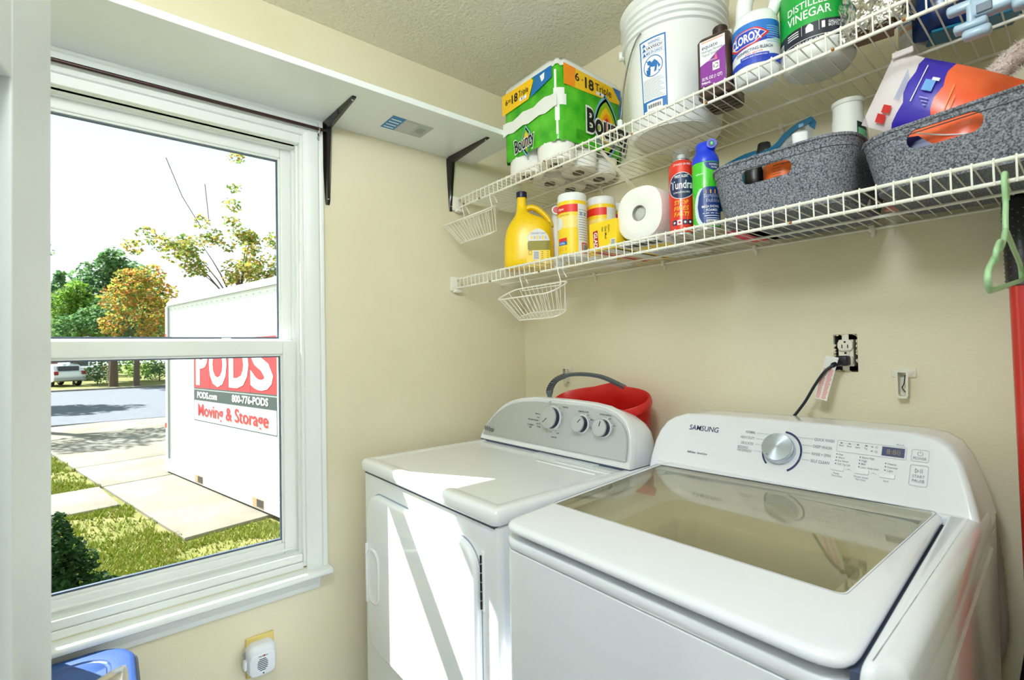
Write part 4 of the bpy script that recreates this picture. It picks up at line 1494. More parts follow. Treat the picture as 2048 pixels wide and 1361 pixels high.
# ---------------------------------------------------------------- things on the lower shelf
LZ = 1.5835
UZ = 1.9075
def toward_cam(x, y):
    return atan2(CAM.y - y, CAM.x - x)
YELLOW = mat('yellow_plastic', (250, 208, 10), .3)
WHITEP = mat('white_plastic', (242, 244, 246), .35)
NAVYP = mat('navy_plastic', (28, 28, 62), .35)
PAPER = mat('label_paper_white', (236, 238, 242), .5)
YPRINT = mat('label_yellow', (252, 214, 40), .4)
OLIVE = mat('label_olive', (150, 140, 40), .5)

# yellow jug
t = thing('cleaner_jug', 'yellow plastic jug with navy cap at the left end of the lower shelf', 'jug', (.352, -.280, LZ), math.radians(48))
def jl(x0, x1, d, z, ex=3.0, n=32):
    return circ((x1 - x0) / 2, z, n, (x0 + x1) / 2, 0, d, ex)
JB = [(-.084, .080, .050, 0), (-.090, .086, .055, .006), (-.091, .087, .056, .03), (-.089, .086, .056, .10), (-.082, .084, .055, .135), (-.070, .078, .052, .160), (-.058, .050, .046, .178), (-.049, .012, .036, .192), (-.045, -.004, .024, .205), (-.043, -.008, .0185, .225), (-.041, -.009, .0165, .262)]
obj('body', loft([jl(a, b, d, z) for a, b, d, z in JB]), YELLOW, t, 60)
hpts = smooth_path([(-.016, 0, .212), (.004, 0, .222), (.026, 0, .218), (.050, 0, .200), (.070, 0, .176), (.078, 0, .150)], 5)
bm = BM()
L = []
for i, p in enumerate(hpts):
    tt = (hpts[min(i + 1, len(hpts) - 1)] - hpts[max(0, i - 1)]).normalized()
    s = Vector((0, 1, 0)); q = tt.cross(s)
    L.append([p + s * .0125 * cos(a) + q * .0105 * sin(a) for a in [2 * pi * k / 12 for k in range(12)]])
add_loft(bm, L)
obj('handle', bm, YELLOW, t, 60)
obj('cap', lathe([(.0185, .256), (.019, .258), (.019, .276), (.017, .2775)], 24, -.025, 0), NAVYP, t, 40)
ink = Ink(lambda u, v, h: Vector((.030 + u * .98, -.0562 - h + max(0, abs(u) - .02) ** 2 * 2.6, .012 + v)), .0004, .0002)
pts_l = [(-.042, .078)] + [(-.042 + .084 * i / 12, .078 + .042 * sin(pi * (i / 12)) ** .6) for i in range(1, 12)] + [(.042, .078)]
for k in range(12):
    ink.poly([(pts_l[k][0], .078), (pts_l[k + 1][0], .078), pts_l[k + 1], pts_l[k]], PAPER, 0)
ink.rect(-.042, .0, .042, .078, OLIVE, 0, 8)
ink.rect(-.042, .0, .042, .045, YPRINT, 1, 8)
ink.text('YOUR BEST CLEAN', 0, .104, .0055, GREY_INK, 2, w=.052, bold=.01)
for i in range(3):
    ink.rect(-.026 + i * .020, .083, -.020 + i * .020, .095, YPRINT, 2); ink.rect(-.016 + i * .020, .086, -.009 + i * .020, .0875, GREY_INK, 2); ink.rect(-.016 + i * .020, .091, -.009 + i * .020, .0925, GREY_INK, 2)
for i in range(4):
    ink.rect(-.038, .050 + i * .0065, .036, .0525 + i * .0065, mat('print_dark_olive', (96, 92, 40), .5), 2)
ink.rect(-.018, .012, .004, .044, PAPER, 2)
for i in range(8):
    ink.rect(-.016, .015 + i * .0033, .002, .0165 + i * .0033, mat('bar_navy', (60, 66, 110), .5), 3)
ink.frame(-.034, .030, -.023, .044, .0012, BLACK_INK, 2)
for i in range(5):
    ink.rect(.010, .010 + i * .007, .036, .0125 + i * .007, OLIVE, 2)
ink.build('printed_label', t)

# wipes canisters
def canister(label, x, y, detailed):
    t = thing('wipes_canister', label, 'canister', (x, y, LZ), toward_cam(x, y), group='yellow and white wipes canisters')
    r, hh = .0465, .176
    obj('body', lathe([(.043, 0), (r, .003), (r, hh)], 40), YPRINT, t, 40)
    lid = obj('lid', lathe([(r + .0006, hh), (r + .001, hh + .006), (r - .0008, hh + .008), (r - .0005, hh + .022), (r - .003, hh + .026), (r - .008, hh + .0275), (.02, hh + .0275)], 40), WHITEP, t, 40)
    obj('base_ring', lathe([(r + .0004, -.0002), (r + .0008, .002), (r + .0006, .010), (r + .0002, .011)], 40), WHITEP, t, 40)
    ink = Ink(cyl_map(r, 0), .0004, .0002)
    ink.rect(-.14, .140, .14, .164, mat('label_red', (226, 44, 34), .45), 0, 40)
    ink.rect(-.14, .164, .14, .174, YPRINT, 0, 40)
    ink.rect(-.075, .090, .018, .128, mat('label_pale_yellow', (250, 226, 130), .4), 0, 16)
    ink.rect(.018, .006, .075, .165, PAPER, 1, 12)
    if detailed:
        ink.text('Wipes', -.040, .152, .008, WHITE_INK, 2, w=.026, bold=.01)
        ink.text('cleaning wipes', -.026, .133, .004, GREY_INK, 2, w=.034)
        ink.cpoly([(-.052 + .020 * cos(2 * pi * q / 24), .108 + .020 * sin(2 * pi * q / 24)) for q in range(24)], PAPER, 1)
        ink.rect(-.052, .050, -.018, .060, mat('label_red', (226, 44, 34)), 2, 6)
        ink.rect(-.052, .038, -.018, .050, mat('label_blue', (38, 108, 190), .45), 2, 6)
        ink.text('Kills', -.036, .044, .006, WHITE_INK, 3, w=.022)
        for i in range(3):
            ink.rect(-.048 + i * .011, .020, -.041 + i * .011, .032, mat('label_amber', (240, 186, 20), .45), 2)
        for i in range(13):
            ink.rect(.021, .052 + i * .0078, .070 - (i % 3) * .004, .0535 + i * .0078, GREY_INK, 2, 6)
        for i in range(2):
            ink.rect(.024 + i * .016, .128, .034 + i * .016, .140, mat('label_bluegrey', (150, 164, 190), .5), 3)
        ink.frame(.030, .008, .068, .044, .0035, RED_INK, 2, nu=6)
        for i in range(8):
            ink.rect(.036 + i * .0036, .013, .0378 + i * .0036, .038, BLACK_INK, 3)
        ink.text('75 wipes', -.030, .011, .0045, OLIVE, 2, w=.026)
    ink.build('printed_label', t)
canister('yellow and white wipes canister in front, beside the yellow jug', .580, -.300, True)
canister('wipes canister half hidden behind the front canister, beside the yellow box', .612, -.195, False)
canister('wipes canister furthest back behind the yellow box, only its lid showing', .596, -.085, False)
# red capped bottle
t = thing('spray_bottle', 'white bottle with round red nozzle tip peeking over the yellow jug', 'bottle', (.395, -.185, LZ), toward_cam(.395, -.185))
obj('body', lathe([(.030, 0), (.033, .004), (.033, .14), (.028, .165), (.016, .185), (.014, .20)], 28), WHITEP, t, 50)
b = BM()
add_tube(b, [(-.02, 0, .212), (.03, 0, .212)], .0155, 20)
add_box(b, (-.03, -.012, .196), (.012, .012, .224), .005)
obj('nozzle', b, WHITEP, t, 50)
obj('nozzle_tip', tube([(.028, 0, .212), (.0345, 0, .212)], .0105, 20), mat('nozzle_red', (206, 24, 44), .35), t, 50)

# yellow bag box, standing with its end to the front, and the flat boxes under the roll
GLADY = mat('box_yellow', (250, 212, 26), .5)
GLADR = mat('box_dark_red', (176, 30, 44), .5)
t = thing('bag_box', 'yellow cardboard box of bags with red printed end, between canister and towel roll', 'box', (.735, -.338, LZ), 0)
obj('carton', box((-.052, 0, 0), (.047, .285, .083), .0015), GLADY, t)
ink = Ink(plane_map((0, -.0002, 0), (1, 0, 0), (0, 0, 1)), .0004, .0002)
ink.poly([(-.038, .058), (-.020, .060), (-.016, .006), (-.034, .004)], GLADR, 0)
ink.text('GLAD', -.0272, .032, .0125, WHITE_INK, 1, w=.044, bold=.02, rot=-pi / 2)
ink.text("Don't", .022, .058, .0068, BLACK_INK, 1, w=.021, rot=-pi / 2, bold=.004)
ink.text('Get Mad.', .0105, .047, .0068, BLACK_INK, 1, w=.038, rot=-pi / 2, bold=.004)
ink.text('Get', -.001, .059, .0068, BLACK_INK, 1, w=.014, rot=-pi / 2, bold=.004)
ink.rect(.027, .003, .044, .026, PAPER, 1)
for i in range(6):
    ink.rect(.029, .006 + i * .0032, .042, .0075 + i * .0032, BLACK_INK, 2)
ink.build('printed_label', t)
inkb = Ink(lambda u, v, h: Vector((u, v, -h)), .0003, .0002)
inkb.rect(-.05, .02, -.02, .27, RED_INK, 0); inkb.rect(-.015, .02, .02, .27, PAPER, 0); inkb.rect(.024, .02, .036, .27, BLACK_INK, 0)
inkb.build('base_print', t)
t = thing('flat_carton', 'flat white and yellow carton lying under the paper towel roll', 'box', (.845, -.330, LZ), 0)
obj('carton', box((-.060, 0, 0), (.068, .29, .010), .001), PAPER, t)
inkb = Ink(lambda u, v, h: Vector((u, v, -h)), .0003, .0002)
inkb.rect(-.05, .01, .055, .045, BLACK_INK, 0); inkb.rect(-.05, .06, .055, .10, GLADY, 0); inkb.rect(-.05, .115, .055, .135, BLACK_INK, 0)
for i in range(8):
    inkb.rect(-.05, .15 + i * .014, .05 - (i % 3) * .02, .155 + i * .014, GREY_INK, 0)
inkb.build('base_print', t)
# paper towel roll lying on its side, axis to the wall
TOWEL = mat('paper_towel', (250, 248, 244), .9)
add_bump(TOWEL, 160, .25, 'noise', 2, .004)
t = thing('paper_towel_roll', 'white paper towel roll lying on its side beside the red spray can', 'towel roll', (.848, -.325, LZ + .0115 + .072), 0)
def rl(r, y, sq=2.0):
    return [(x * 1.0, y, z) for x, z, _ in circ(r, 0, 48, 0, 0, r, sq)]
obj('paper', loft([rl(.021, .004), rl(.024, .0015), rl(.05, .0), rl(.068, .0005, 2.4), rl(.072, .004, 2.5), rl(.0725, .012, 2.5), rl(.0725, .27, 2.3), rl(.05, .275), rl(.02, .27)], cap0=False), TOWEL, t, 45)
obj('core_tissue', loft([rl(.0198, .014), rl(.010, .011), rl(.003, .013)]), mat('core_tissue', (206, 204, 200), .9), t, 60)
obj('core', loft([rl(.0212, .002), rl(.0205, .002), rl(.0200, .20), rl(.018, .21)], cap0=False), mat('core_card', (176, 172, 164), .8), t, 40)
ink = Ink(lambda u, v, h: Vector(((.0727 + h) * cos(v), u, (.0727 + h) * sin(v))), .0006, .0003)
for (u, v, r, m) in ((.118, .30, .022, mat('towel_print_lilac', (150, 150, 190), .7)), (.150, .20, .015, mat('towel_print_grey', (150, 140, 150), .7)), (.150, -.16, .020, mat('towel_print_gold', (222, 190, 90), .7)), (.172, -.22, .013, mat('towel_print_plum', (150, 120, 150), .7))):
    ink.ring(u, v, r, r * .45, m, 0, 16, rv=r / .073)
ink.build('printed_motif', t)

# red fire spray can
t = thing('fire_spray_can', 'red fire extinguishing aerosol can with clear cap on the lower shelf', 'spray can', (.960, -.290, LZ), toward_cam(.96, -.29))
r = .0325
REDC = mat('can_red', (224, 52, 30), .22, metal=.2, coat=.3)
obj('body', lathe([(.029, 0), (.0325, .003), (.0325, .178), (.031, .186), (.026, .193), (.0225, .196)], 36), REDC, t, 40)
obj('base_rim', lathe([(.0318, -.0002), (.0332, .001), (.0332, .005), (.0327, .006)], 36), CHROME, t)
obj('shoulder_ring', lathe([(.0225, .195), (.023, .198), (.019, .201), (.012, .202)], 28), CHROME, t)
obj('spray_button', lathe([(.0095, .200), (.0095, .213), (.008, .215)], 16), WHITEP, t, 40)
obj('clear_cap', lathe([(.0215, .197), (.0205, .226), (.018, .2275), (.004, .2275)], 28, cap0=False), clear_mat('clear_plastic', (240, 240, 240), haze=((230, 230, 230), .12)), t, 40)
ink = Ink(cyl_map(r, 0), .0004, .0002)
NV = mat('can_navy', (26, 40, 84), .35)
ink.text('...STANCE OF FIRE', 0, .181, .005, WHITE_INK, 1, w=.046, bold=.004)
ink.cpoly([(.036 * cos(2 * pi * i / 28), .126 + .034 * sin(2 * pi * i / 28)) for i in range(28)], NV, 0)
ink.ring(0, .126, .0365, .0014, WHITE_INK, 1, 32, rv=.0345)
ink.text('FIRST ALERT', 0, .150, .0065, WHITE_INK, 2, w=.034, bold=.02)
ink.text('Tundra', 0, .129, .021, WHITE_INK, 2, w=.056, bold=.012)
ink.text('EXTINGUISHING SPRAY', 0, .109, .0042, WHITE_INK, 2, w=.042, bold=.008)
AMB = mat('can_amber', (250, 176, 30), .35)
for s, v, w in (('STOP', .083, .034), ('FIRES', .068, .036), ('FAST!', .053, .036)):
    ink.text(s, -.002, v, .0105, AMB, 2, w=w, bold=.02, shear=.18)
for i, m in enumerate((NV, PAPER, NV, NV)):
    ink.rect(-.026 + i * .0132, .026, -.0145 + i * .0132, .0385, m, 1, 2)
for i in range(4):
    ink.disc(-.0202 + i * .0132, .032, .0030, RED_INK if i == 1 else WHITE_INK, 2, 10)
ink.build('printed_label', t)

# shower foam can
t = thing('foam_spray_can', 'green aerosol can with bright blue cap and navy label beside the red can', 'spray can', (1.026, -.290, LZ), toward_cam(1.026, -.29))
GREENC = mat('can_green', (70, 196, 44), .25, coat=.3)
BLUECAP = mat('cap_blue', (30, 62, 214), .3)
r = .0320
obj('body', lathe([(.029, 0), (.032, .003), (.032, .166), (.0315, .170)], 36), GREENC, t, 40)
obj('base_rim', lathe([(.0315, -.0002), (.0328, .001), (.0328, .006), (.032, .007)], 36), CHROME, t)
cap = obj('cap', lathe([(.0322, .168), (.0325, .170), (.0320, .178), (.0295, .188), (.0245, .196), (.0225, .203), (.0215, .218), (.018, .222), (.004, .223)], 32), BLUECAP, t, 60)
obj('nozzle_hood', tube([(.004, .016, .2115), (.028, .016, .2115)], .0115, 18), BLUECAP, t, 40)
obj('nozzle_mouth', tube([(.0275, .016, .2115), (.0286, .016, .2115)], .0082, 16), mat('cap_blue_dark', (16, 28, 110), .4), t)
obj('nozzle_tip', box((.0284, .0135, .208), (.0296, .0185, .215), .001), mat('nozzle_green', (60, 220, 90), .4), t)
ink = Ink(cyl_map(r, 0), .0004, .0002)
DN = mat('foam_navy', (30, 62, 130), .35)
ink.cpoly([(.040, .166), (-.004, .166), (.002, .153), (.016, .146), (.040, .146)], DN, 0)
ink.text('POWERFUL', .022, .160, .0042, WHITE_INK, 1, w=.026, bold=.01)
ink.text('FOAM', .022, .153, .0042, WHITE_INK, 1, w=.016, bold=.01)
ink.text('scjohnson', -.014, .139, .0045, WHITE_INK, 1, w=.020, bold=.006)
for i in range(14):
    a = .6 + i * .145
    ink.disc(.010 - .034 * sin(a) * 1.0, .055 - .052 * cos(a) * 1.0, .0065, mat('foam_white', (226, 238, 244), .4), 0, 10)
lowp, hip = [], []
for i in range(17):
    v = .010 + .095 * i / 16
    k = sqrt(max(0, 1 - ((v - .058) / .052) ** 2))
    lowp.append((.010 - .031 * k, v)); hip.append((.046, v))
ink.cpoly(hip + lowp[::-1], DN, 1)
ink.rect(.0, .088, .044, .098, AMB, 2, 4)
ink.text('Scrubbing', .018, .0835, .009, WHITE_INK, 3, w=.045, bold=.03)
ink.text('Scrubbing', .018, .0835, .009, DN, 4, w=.043, bold=.004)
ink.text('Bubbles', .020, .072, .009, WHITE_INK, 3, w=.038, bold=.03)
ink.text('Bubbles', .020, .072, .009, DN, 4, w=.036, bold=.004)
ink.text('MEGA SHOWER', .012, .0565, .006, WHITE_INK, 3, w=.044, bold=.012)
ink.text('FOAMER', .014, .0475, .006, WHITE_INK, 3, w=.028, bold=.012)
for i in range(3):
    ink.rect(-.008 + i * .004, .039 - i * .006, .036, .0405 - i * .006, WHITE_INK, 3, 4)
ink.rect(.0, .010, .036, .024, PAPER, 3, 4)
for i in range(10):
    ink.rect(.002 + i * .0032, .012, .0036 + i * .0032, .022, BLACK_INK, 4)
ink.build('printed_label', t)

# folded white sheets and a pink edged card between can and felt bin
t = thing('folded_sheets', 'stack of thin white folded sheets between the foam can and the felt bin', 'paper stack', (1.078, -.150, LZ), .1)
for i in range(9):
    obj('sheet', box((-.034 + .001 * (i % 3), -.09, .0035 + i * .0066), (.034 - .0015 * (i % 2), .09, .0088 + i * .0066), .0018), mat('sheet_white', (232, 230, 226), .8), t)
obj('bottom_card', box((-.036, -.092, .0), (.038, .09, .003), .0005), mat('card_pink', (226, 70, 100), .6), t, label='pink bottom card')

# felt bins
FELT = mat('grey_felt', (98, 99, 103), .95, spec=.1)
add_tint(FELT, (70, 72, 80), (158, 161, 170), 340, 9, .36, .64)
add_bump(FELT, 420, .5, 'noise', 4, .004)
STITCH = mat('felt_stitch', (70, 71, 75), .95)
def felt_bin(label, x0, x1, y0, y1, zt, taper, slot, sag=0.0):
    t = thing('felt_bin', label, 'bin', ((x0 + x1) / 2, (y0 + y1) / 2, LZ))
    w, d = (x1 - x0), (y1 - y0)
    hh = zt - LZ
    NS, NT = 220, 26
    base = rrect(-w / 2, -d / 2, w / 2, d / 2, .058, 10)
    # even spacing along the perimeter, starting at the front middle
    P = [Vector(p) for p in base]
    P.append(P[0])
    lens = [0]
    for a, b in zip(P[:-1], P[1:]):
        lens.append(lens[-1] + (b - a).length)
    tot = lens[-1]
    def at(s):
        s %= tot
        for i in range(len(lens) - 1):
            if lens[i + 1] >= s:
                f = (s - lens[i]) / max(1e-9, lens[i + 1] - lens[i])
                return P[i].lerp(P[i + 1], f)
        return P[-1]
    V, F = [], []
    NT = 8
    for j in range(NT + 1):
        z = hh * j / NT
        k = taper + (1 - taper) * j / NT
        for i in range(NS):
            p = at(tot * i / NS)
            V.append((p.x * k, p.y * k, z + sag * (p.x / w) * (j / NT)))
    for j in range(NT):
        for i in range(NS):
            k = (i + 1) % NS
            F.append((j * NS + i, j * NS + k, (j + 1) * NS + k, (j + 1) * NS + i))
    su, sv, sl_, sr_ = slot      # hand slot: centre, height, half length, radius
    tmp = bpy.data.meshes.new('tmp')
    tmp.from_pydata(V, [], F)
    o = bpy.data.objects.new('tmp', tmp)
    COL.objects.link(o)
    md = o.modifiers.new('thick', 'SOLIDIFY')
    md.thickness = .0042
    md.offset = 0
    cut = []
    for i in range(32):
        a = 2 * pi * i / 32
        cut.append((su + math.copysign(sl_ - sr_, cos(a)) + sr_ * cos(a), sv + sr_ * sin(a)))
    cut = [(x, z + sag * (x / w) * (sv / hh)) for x, z in cut]
    co = obj('tmp_cut', prism(cut, -d, -d * .25, 'xzy'), None)
    mb = o.modifiers.new('slot', 'BOOLEAN')
    mb.operation = 'DIFFERENCE'
    mb.object = co
    mb.solver = 'EXACT'
    dg = bpy.context.evaluated_depsgraph_get()
    dg.update()
    me = bpy.data.meshes.new_from_object(o.evaluated_get(dg))
    me.name = 'side_wall'
    bpy.data.objects.remove(o)
    bpy.data.objects.remove(co)
    for p in me.polygons:
        p.use_smooth = True
    me.set_sharp_from_angle(angle=math.radians(45))
    me.materials.clear()
    me.materials.append(FELT)
    o = bpy.data.objects.new('side_wall', me)
    COL.objects.link(o)
    o.parent = t
    bp = [(x * taper, y * taper) for x, y in base]
    obj('base', prism(bp, 0, .005), FELT, t, 30)
    def hoop(f, dz):
        pts = []
        for i in range(120):
            p = at(tot * i / 120)
            k = taper + (1 - taper) * f
            n_ = Vector((p.x, p.y)).normalized() * .0022
            pts.append((p.x * k + n_.x, p.y * k + n_.y, hh * f + dz + sag * (p.x / w) * f))
        return pts
    obj('top_hem', tube(hoop(1.0, 0), .0034, 6, closed=True), FELT, t, 60)
    obj('stitch_line', tube(hoop(.84, 0), .0010, 4, closed=True), STITCH, t)
    obj('stitch_line', tube(hoop(.06, 0), .0010, 4, closed=True), STITCH, t)
    return t
felt_bin('grey felt storage bin left of the other one, cans standing beside it', 1.058, 1.352, -.350, -.020, 1.712, .86, (-.012, .0905, .052, .0155))
felt_bin('grey felt storage bin at the right end of the lower shelf holding the orange pouch', 1.362, 1.690, -.352, -.020, 1.690, .88, (-.040, .0780, .050, .0165), sag=.022)
# things in the left bin
t = thing('black_spray_gun', 'black plastic spray bottle head standing at the left end of the felt bin', 'bottle', (1.105, -.135, LZ + .006), toward_cam(1.1, -.13))
obj('bottle', lathe([(.026, 0), (.028, .004), (.028, .12), (.022, .16), (.014, .175)], 24), BLACK, t, 50)
obj('trigger_head', loft([[(x, y, z) for x, y in rrect(-.030 * k, -.020 * k, .030 * k, .020 * k, .008, 4)] for z, k in ((.170, .85), (.178, 1.0), (.200, .95), (.218, .78), (.2265, .72))]), mat('black_gloss', (30, 28, 28), .25), t, 40)
obj('head_notch', box((-.008, -.010, .2255), (.018, .010, .230), .003), mat('black_gloss', (30, 28, 28)), t)
obj('nozzle_dot', tube([(.0285, .003, .204), (.0297, .003, .204)], .0022, 8), mat('copper_dot', (150, 84, 60), .4), t)
TEAL = mat('teal_pouch_film', (16, 124, 168), .3)
GREYP = mat('pouch_back_grey', (196, 198, 198), .45)
t = thing('teal_pouch', 'teal and white foil pouch leaning out of the left felt bin', 'pouch', (1.16, -.125, LZ + .01))
def sheet(rows, th=.003):
    bm = BM()
    n = len(rows[0])
    A = [[bm.verts.new(Vector(p)) for p in r] for r in rows]
    for i in range(len(rows) - 1):
        for j in range(n - 1):
            bm.faces.new((A[i][j], A[i][j + 1], A[i + 1][j + 1], A[i + 1][j]))
    bmesh.ops.solidify(bm, geom=bm.faces[:], thickness=th)
    return bm
def curve_rows(bottom, top, nb=8):
    a, b = smooth_path(bottom, 4), smooth_path(top, 4)
    rows = []
    for k in range(nb + 1):
        f = k / nb
        rows.append([a[i].lerp(b[i], f) for i in range(len(a))])
    return rows
# grey back face with its teal rim, seen as a wavy band rising to the right
RIM = [(-.168, -.035, .1880), (-.093, -.030, .2060), (-.030, -.022, .2080), (-.006, -.018, .2280), (.023, -.012, .2470), (.057, -.006, .2560)]
low = [(x * .9, y, .06) for x, y, z in RIM]
obj('back_sheet', sheet(curve_rows(low, RIM)), GREYP, t, 60)
obj('teal_seal', sheet(curve_rows([(x + .002, y - .004, z - .0135 - .004 * (i in (2, 3))) for i, (x, y, z) in enumerate(RIM)], [(x, y - .003, z + .001) for x, y, z in RIM], 3), .003), TEAL, t, 60)
obj('teal_seal', sheet(curve_rows([(.050, -.010, .236), (.062, -.008, .222)], [(.057, -.006, .256), (.066, -.006, .240)], 2), .003), TEAL, t, 60)
F_HI = [(-.170, -.052, .172), (-.100, -.050, .184), (-.050, -.042, .196), (-.014, -.034, .206)]
F_LO = [(-.160, -.070, .06), (-.100, -.070, .06), (-.050, -.066, .06), (-.010, -.06, .06)]
obj('front_sheet', sheet(curve_rows(F_LO, F_HI), .004), TEAL, t, 60)
obj('side_gusset', sheet(curve_rows([(x - .004, y + .008, z) for x, y, z in F_HI], [(x - .002, y + .012, z + .006) for x, y, z in F_HI], 2), .002), mat('pouch_cream', (232, 228, 210), .5), t, 60)
ink = Ink(lambda u, v, h: Vector((u, -.030 - h + u * .2, v)), .004, .0002)
for i in range(9):
    ink.rect(-.002 + i * .0012, .150 + i * .0075, .030 + i * .001, .1525 + i * .0075, mat('pouch_print_grey', (150, 156, 156), .5), 0)
ink.rect(.034, .232, .044, .240, TEAL, 0)
ink.build('printed_text', t)
t = thing('white_trigger_bottle', 'white trigger bottle head standing before the teal pouch in the bin', 'bottle', (1.206, -.180, LZ + .006), toward_cam(1.206, -.18))
obj('bottle', lathe([(.028, 0), (.03, .004), (.03, .13), (.016, .165)], 24), WHITEP, t, 50)
b = loft([[(x, y, z) for x, y in rrect(-.017, -.016, .017, .016, .006, 4)] for z in (.155, .19)] + [[(x - .004, y, z) for x, y in rrect(-.026, -.017, .020, .017, .007, 4)] for z in (.197, .207)] + [[(x - .006, y, .213) for x, y in rrect(-.022, -.012, .014, .012, .006, 4)]])
obj('trigger_head', b, WHITEP, t, 40)
for y in (-.008, 0, .008):
    obj('cap_ridge', box((.0165, y - .0015, .157), (.0185, y + .0015, .188), .0005), WHITEP, t)
FROST = mat('frosted_plastic', (232, 234, 228), .4)
t = thing('frosted_bottle', 'frosted white open bottle with green label at the right of the bin', 'bottle', (1.302, -.175, LZ + .006), toward_cam(1.302, -.175))
obj('body', lathe([(.034, 0), (.036, .004), (.036, .165), (.035, .178), (.031, .186), (.0305, .205), (.029, .209), (.0285, .236), (.0305, .238), (.031, .246), (.029, .2475), (.026, .246), (.0255, .20), (.02, .19)], 36), FROST, t, 35)
ink = Ink(cyl_map(.036, 0), .0004, .0002)
ink.cpoly([(.016, .100), (.040, .100), (.040, .172), (.030, .184), (.016, .190)], mat('label_black_green', (24, 40, 34), .4), 0)
ink.cpoly([(.018, .100), (.038, .100), (.038, .168), (.018, .176)], mat('label_green', (96, 168, 122), .45), 1)
for i in range(6):
    ink.rect(.022, .108 + i * .010, .034, .110 + i * .010, mat('label_dark_green', (30, 96, 64), .5), 2)
ink.build('printed_label', t)
t = thing('orange_jar', 'orange and white jar seen through the handle slot of the left bin', 'jar', (1.205, -.272, LZ + .006), toward_cam(1.205, -.272))
ORNG = mat('jar_orange', (244, 112, 40), .35)
obj('body', lathe([(.042, 0), (.044, .003), (.044, .112)], 36), ORNG, t, 40)
obj('lid', lathe([(.0445, .112), (.046, .115), (.046, .135), (.042, .138), (.01, .138)], 36), mat('jar_lid', (226, 222, 208), .35), t, 40)
ink = Ink(cyl_map(.044, 0), .0004, .0002)
ink.text('active ingredients', -.004, .105, .004, BLACK_INK, 0, w=.040)
for i in range(5):
    ink.rect(-.026, .096 - i * .006, -.008, .0972 - i * .006, mat('jar_print', (150, 60, 20), .5), 0, 4)
ink.build('printed_label', t)
t = thing('black_can', 'black can in the left felt bin, showing dark in its handle slot', 'can', (1.134, -.262, LZ + .006))
obj('body', lathe([(.021, 0), (.023, .003), (.023, .135), (.02, .142), (.004, .143)], 28), mat('black_can', (14, 12, 18), .3), t, 40)

# things in the right bin
PODO = mat('pouch_orange', (250, 104, 40), .3)
add_tint(PODO, (246, 84, 26), (252, 132, 88), 9, 5, .3, .75)
PODB = mat('pouch_violet', (58, 44, 178), .3)
PODP = mat('pouch_clear_white', (236, 226, 228), .35)
t = thing('orange_pouch', 'big orange, violet and white detergent pouch sticking out of the right bin', 'pouch', (1.47, -.20, LZ))
def puff(rows_f, bulge):
    """pillow between two sheets sharing their outline"""
    n, m_ = len(rows_f), len(rows_f[0])
    bm = BM()
    A = [[None] * m_ for _ in range(n)]
    B = [[None] * m_ for _ in range(n)]
    for i in range(n):
        for j in range(m_):
            e = min(i, n - 1 - i, j, m_ - 1 - j)
            k = min(1, (i / (n - 1)) * (1 - i / (n - 1)) * 4) ** .6 * min(1, (j / (m_ - 1)) * (1 - j / (m_ - 1)) * 4) ** .6
            p = Vector(rows_f[i][j])
            w_ = Vector((.005 * sin(i * 1.9 + j * 1.1) * k, 0, .004 * cos(j * 1.3 + i * .7) * k))
            A[i][j] = bm.verts.new(p + Vector((0, -bulge * k, 0)) + w_)
            B[i][j] = A[i][j] if e == 0 else bm.verts.new(p + Vector((0, bulge * k, 0)) + w_)
    for i in range(n - 1):
        for j in range(m_ - 1):
            for G_ in (A, B):
                q = (G_[i][j], G_[i][j + 1], G_[i + 1][j + 1], G_[i + 1][j])
                q = tuple(dict.fromkeys(q))
                if len(q) > 2:
                    try:
                        f = bm.faces.new(q)
                        f.material_index = 0 if j >= 8 else (1 if j >= 4 else 2)
                    except ValueError:
                        pass
    return bm
# pouch corners (x, z in the shelf frame): its sealed end points up to the left
TLc, BLc, TRc, BRc = Vector((-.070, -.020, .305)), Vector((-.130, -.030, .172)), Vector((.130, -.01, .150)), Vector((.09, -.02, .02))
rows = []
for i in range(9):
    f = i / 8
    row = []
    for j in range(19):
        g_ = j / 18
        p = TLc.lerp(BLc, f).lerp(TRc.lerp(BRc, f), g_)
        if g_ > .25:
            p.z += .004 * sin((g_ - .25) / .75 * pi) * (1 - f)
        row.append(p)
    rows.append(row)
o = obj('bag', puff(rows, .030), [PODO, PODB, PODP], t, 70)
o2 = obj('zip_tab', box((-.074, -.036, .284), (-.040, -.030, .296), .002), PODP, t)
# print
def pmap(u, v, h):
    p = TLc.lerp(BLc, v).lerp(TRc.lerp(BRc, v), u)
    k = min(1, v * (1 - v) * 4) ** .6 * min(1, u * (1 - u) * 4) ** .6
    if u > .25:
        p.z += .004 * sin((u - .25) / .75 * pi) * (1 - v)
    return p + Vector((0, -.030 * k - .006 - h * .3, 0))
ink = Ink(pmap, .001, .001)
ink.rect(.10, .82, .165, .93, RED_INK, 0); ink.rect(.12, .70, .18, .80, RED_INK, 0)
for i in range(4):
    ink.rect(.175 + i * .011, .22 + i * .03, .179 + i * .011, .62, mat('pouch_print_blue', (110, 140, 200), .5), 0)
ink.rect(.33, .30, .40, .44, mat('pouch_sky', (110, 170, 236), .5), 0); ink.rect(.37, .26, .42, .30, WHITE_INK, 1)
ink.rect(.29, .12, .297, .60, WHITE_INK, 0)
for i in range(3):
    ink.rect(.34 + i * .02, .52 + i * .04, .40, .535 + i * .04, mat('pouch_print_lilac', (150, 150, 230), .5), 0)
ink.rect(.52, .30, .526, .70, mat('pouch_print_amber', (252, 160, 40), .5), 0); ink.rect(.55, .42, .556, .72, mat('pouch_print_amber', (252, 160, 40), .5), 0)
ink.build('printed_text', t)
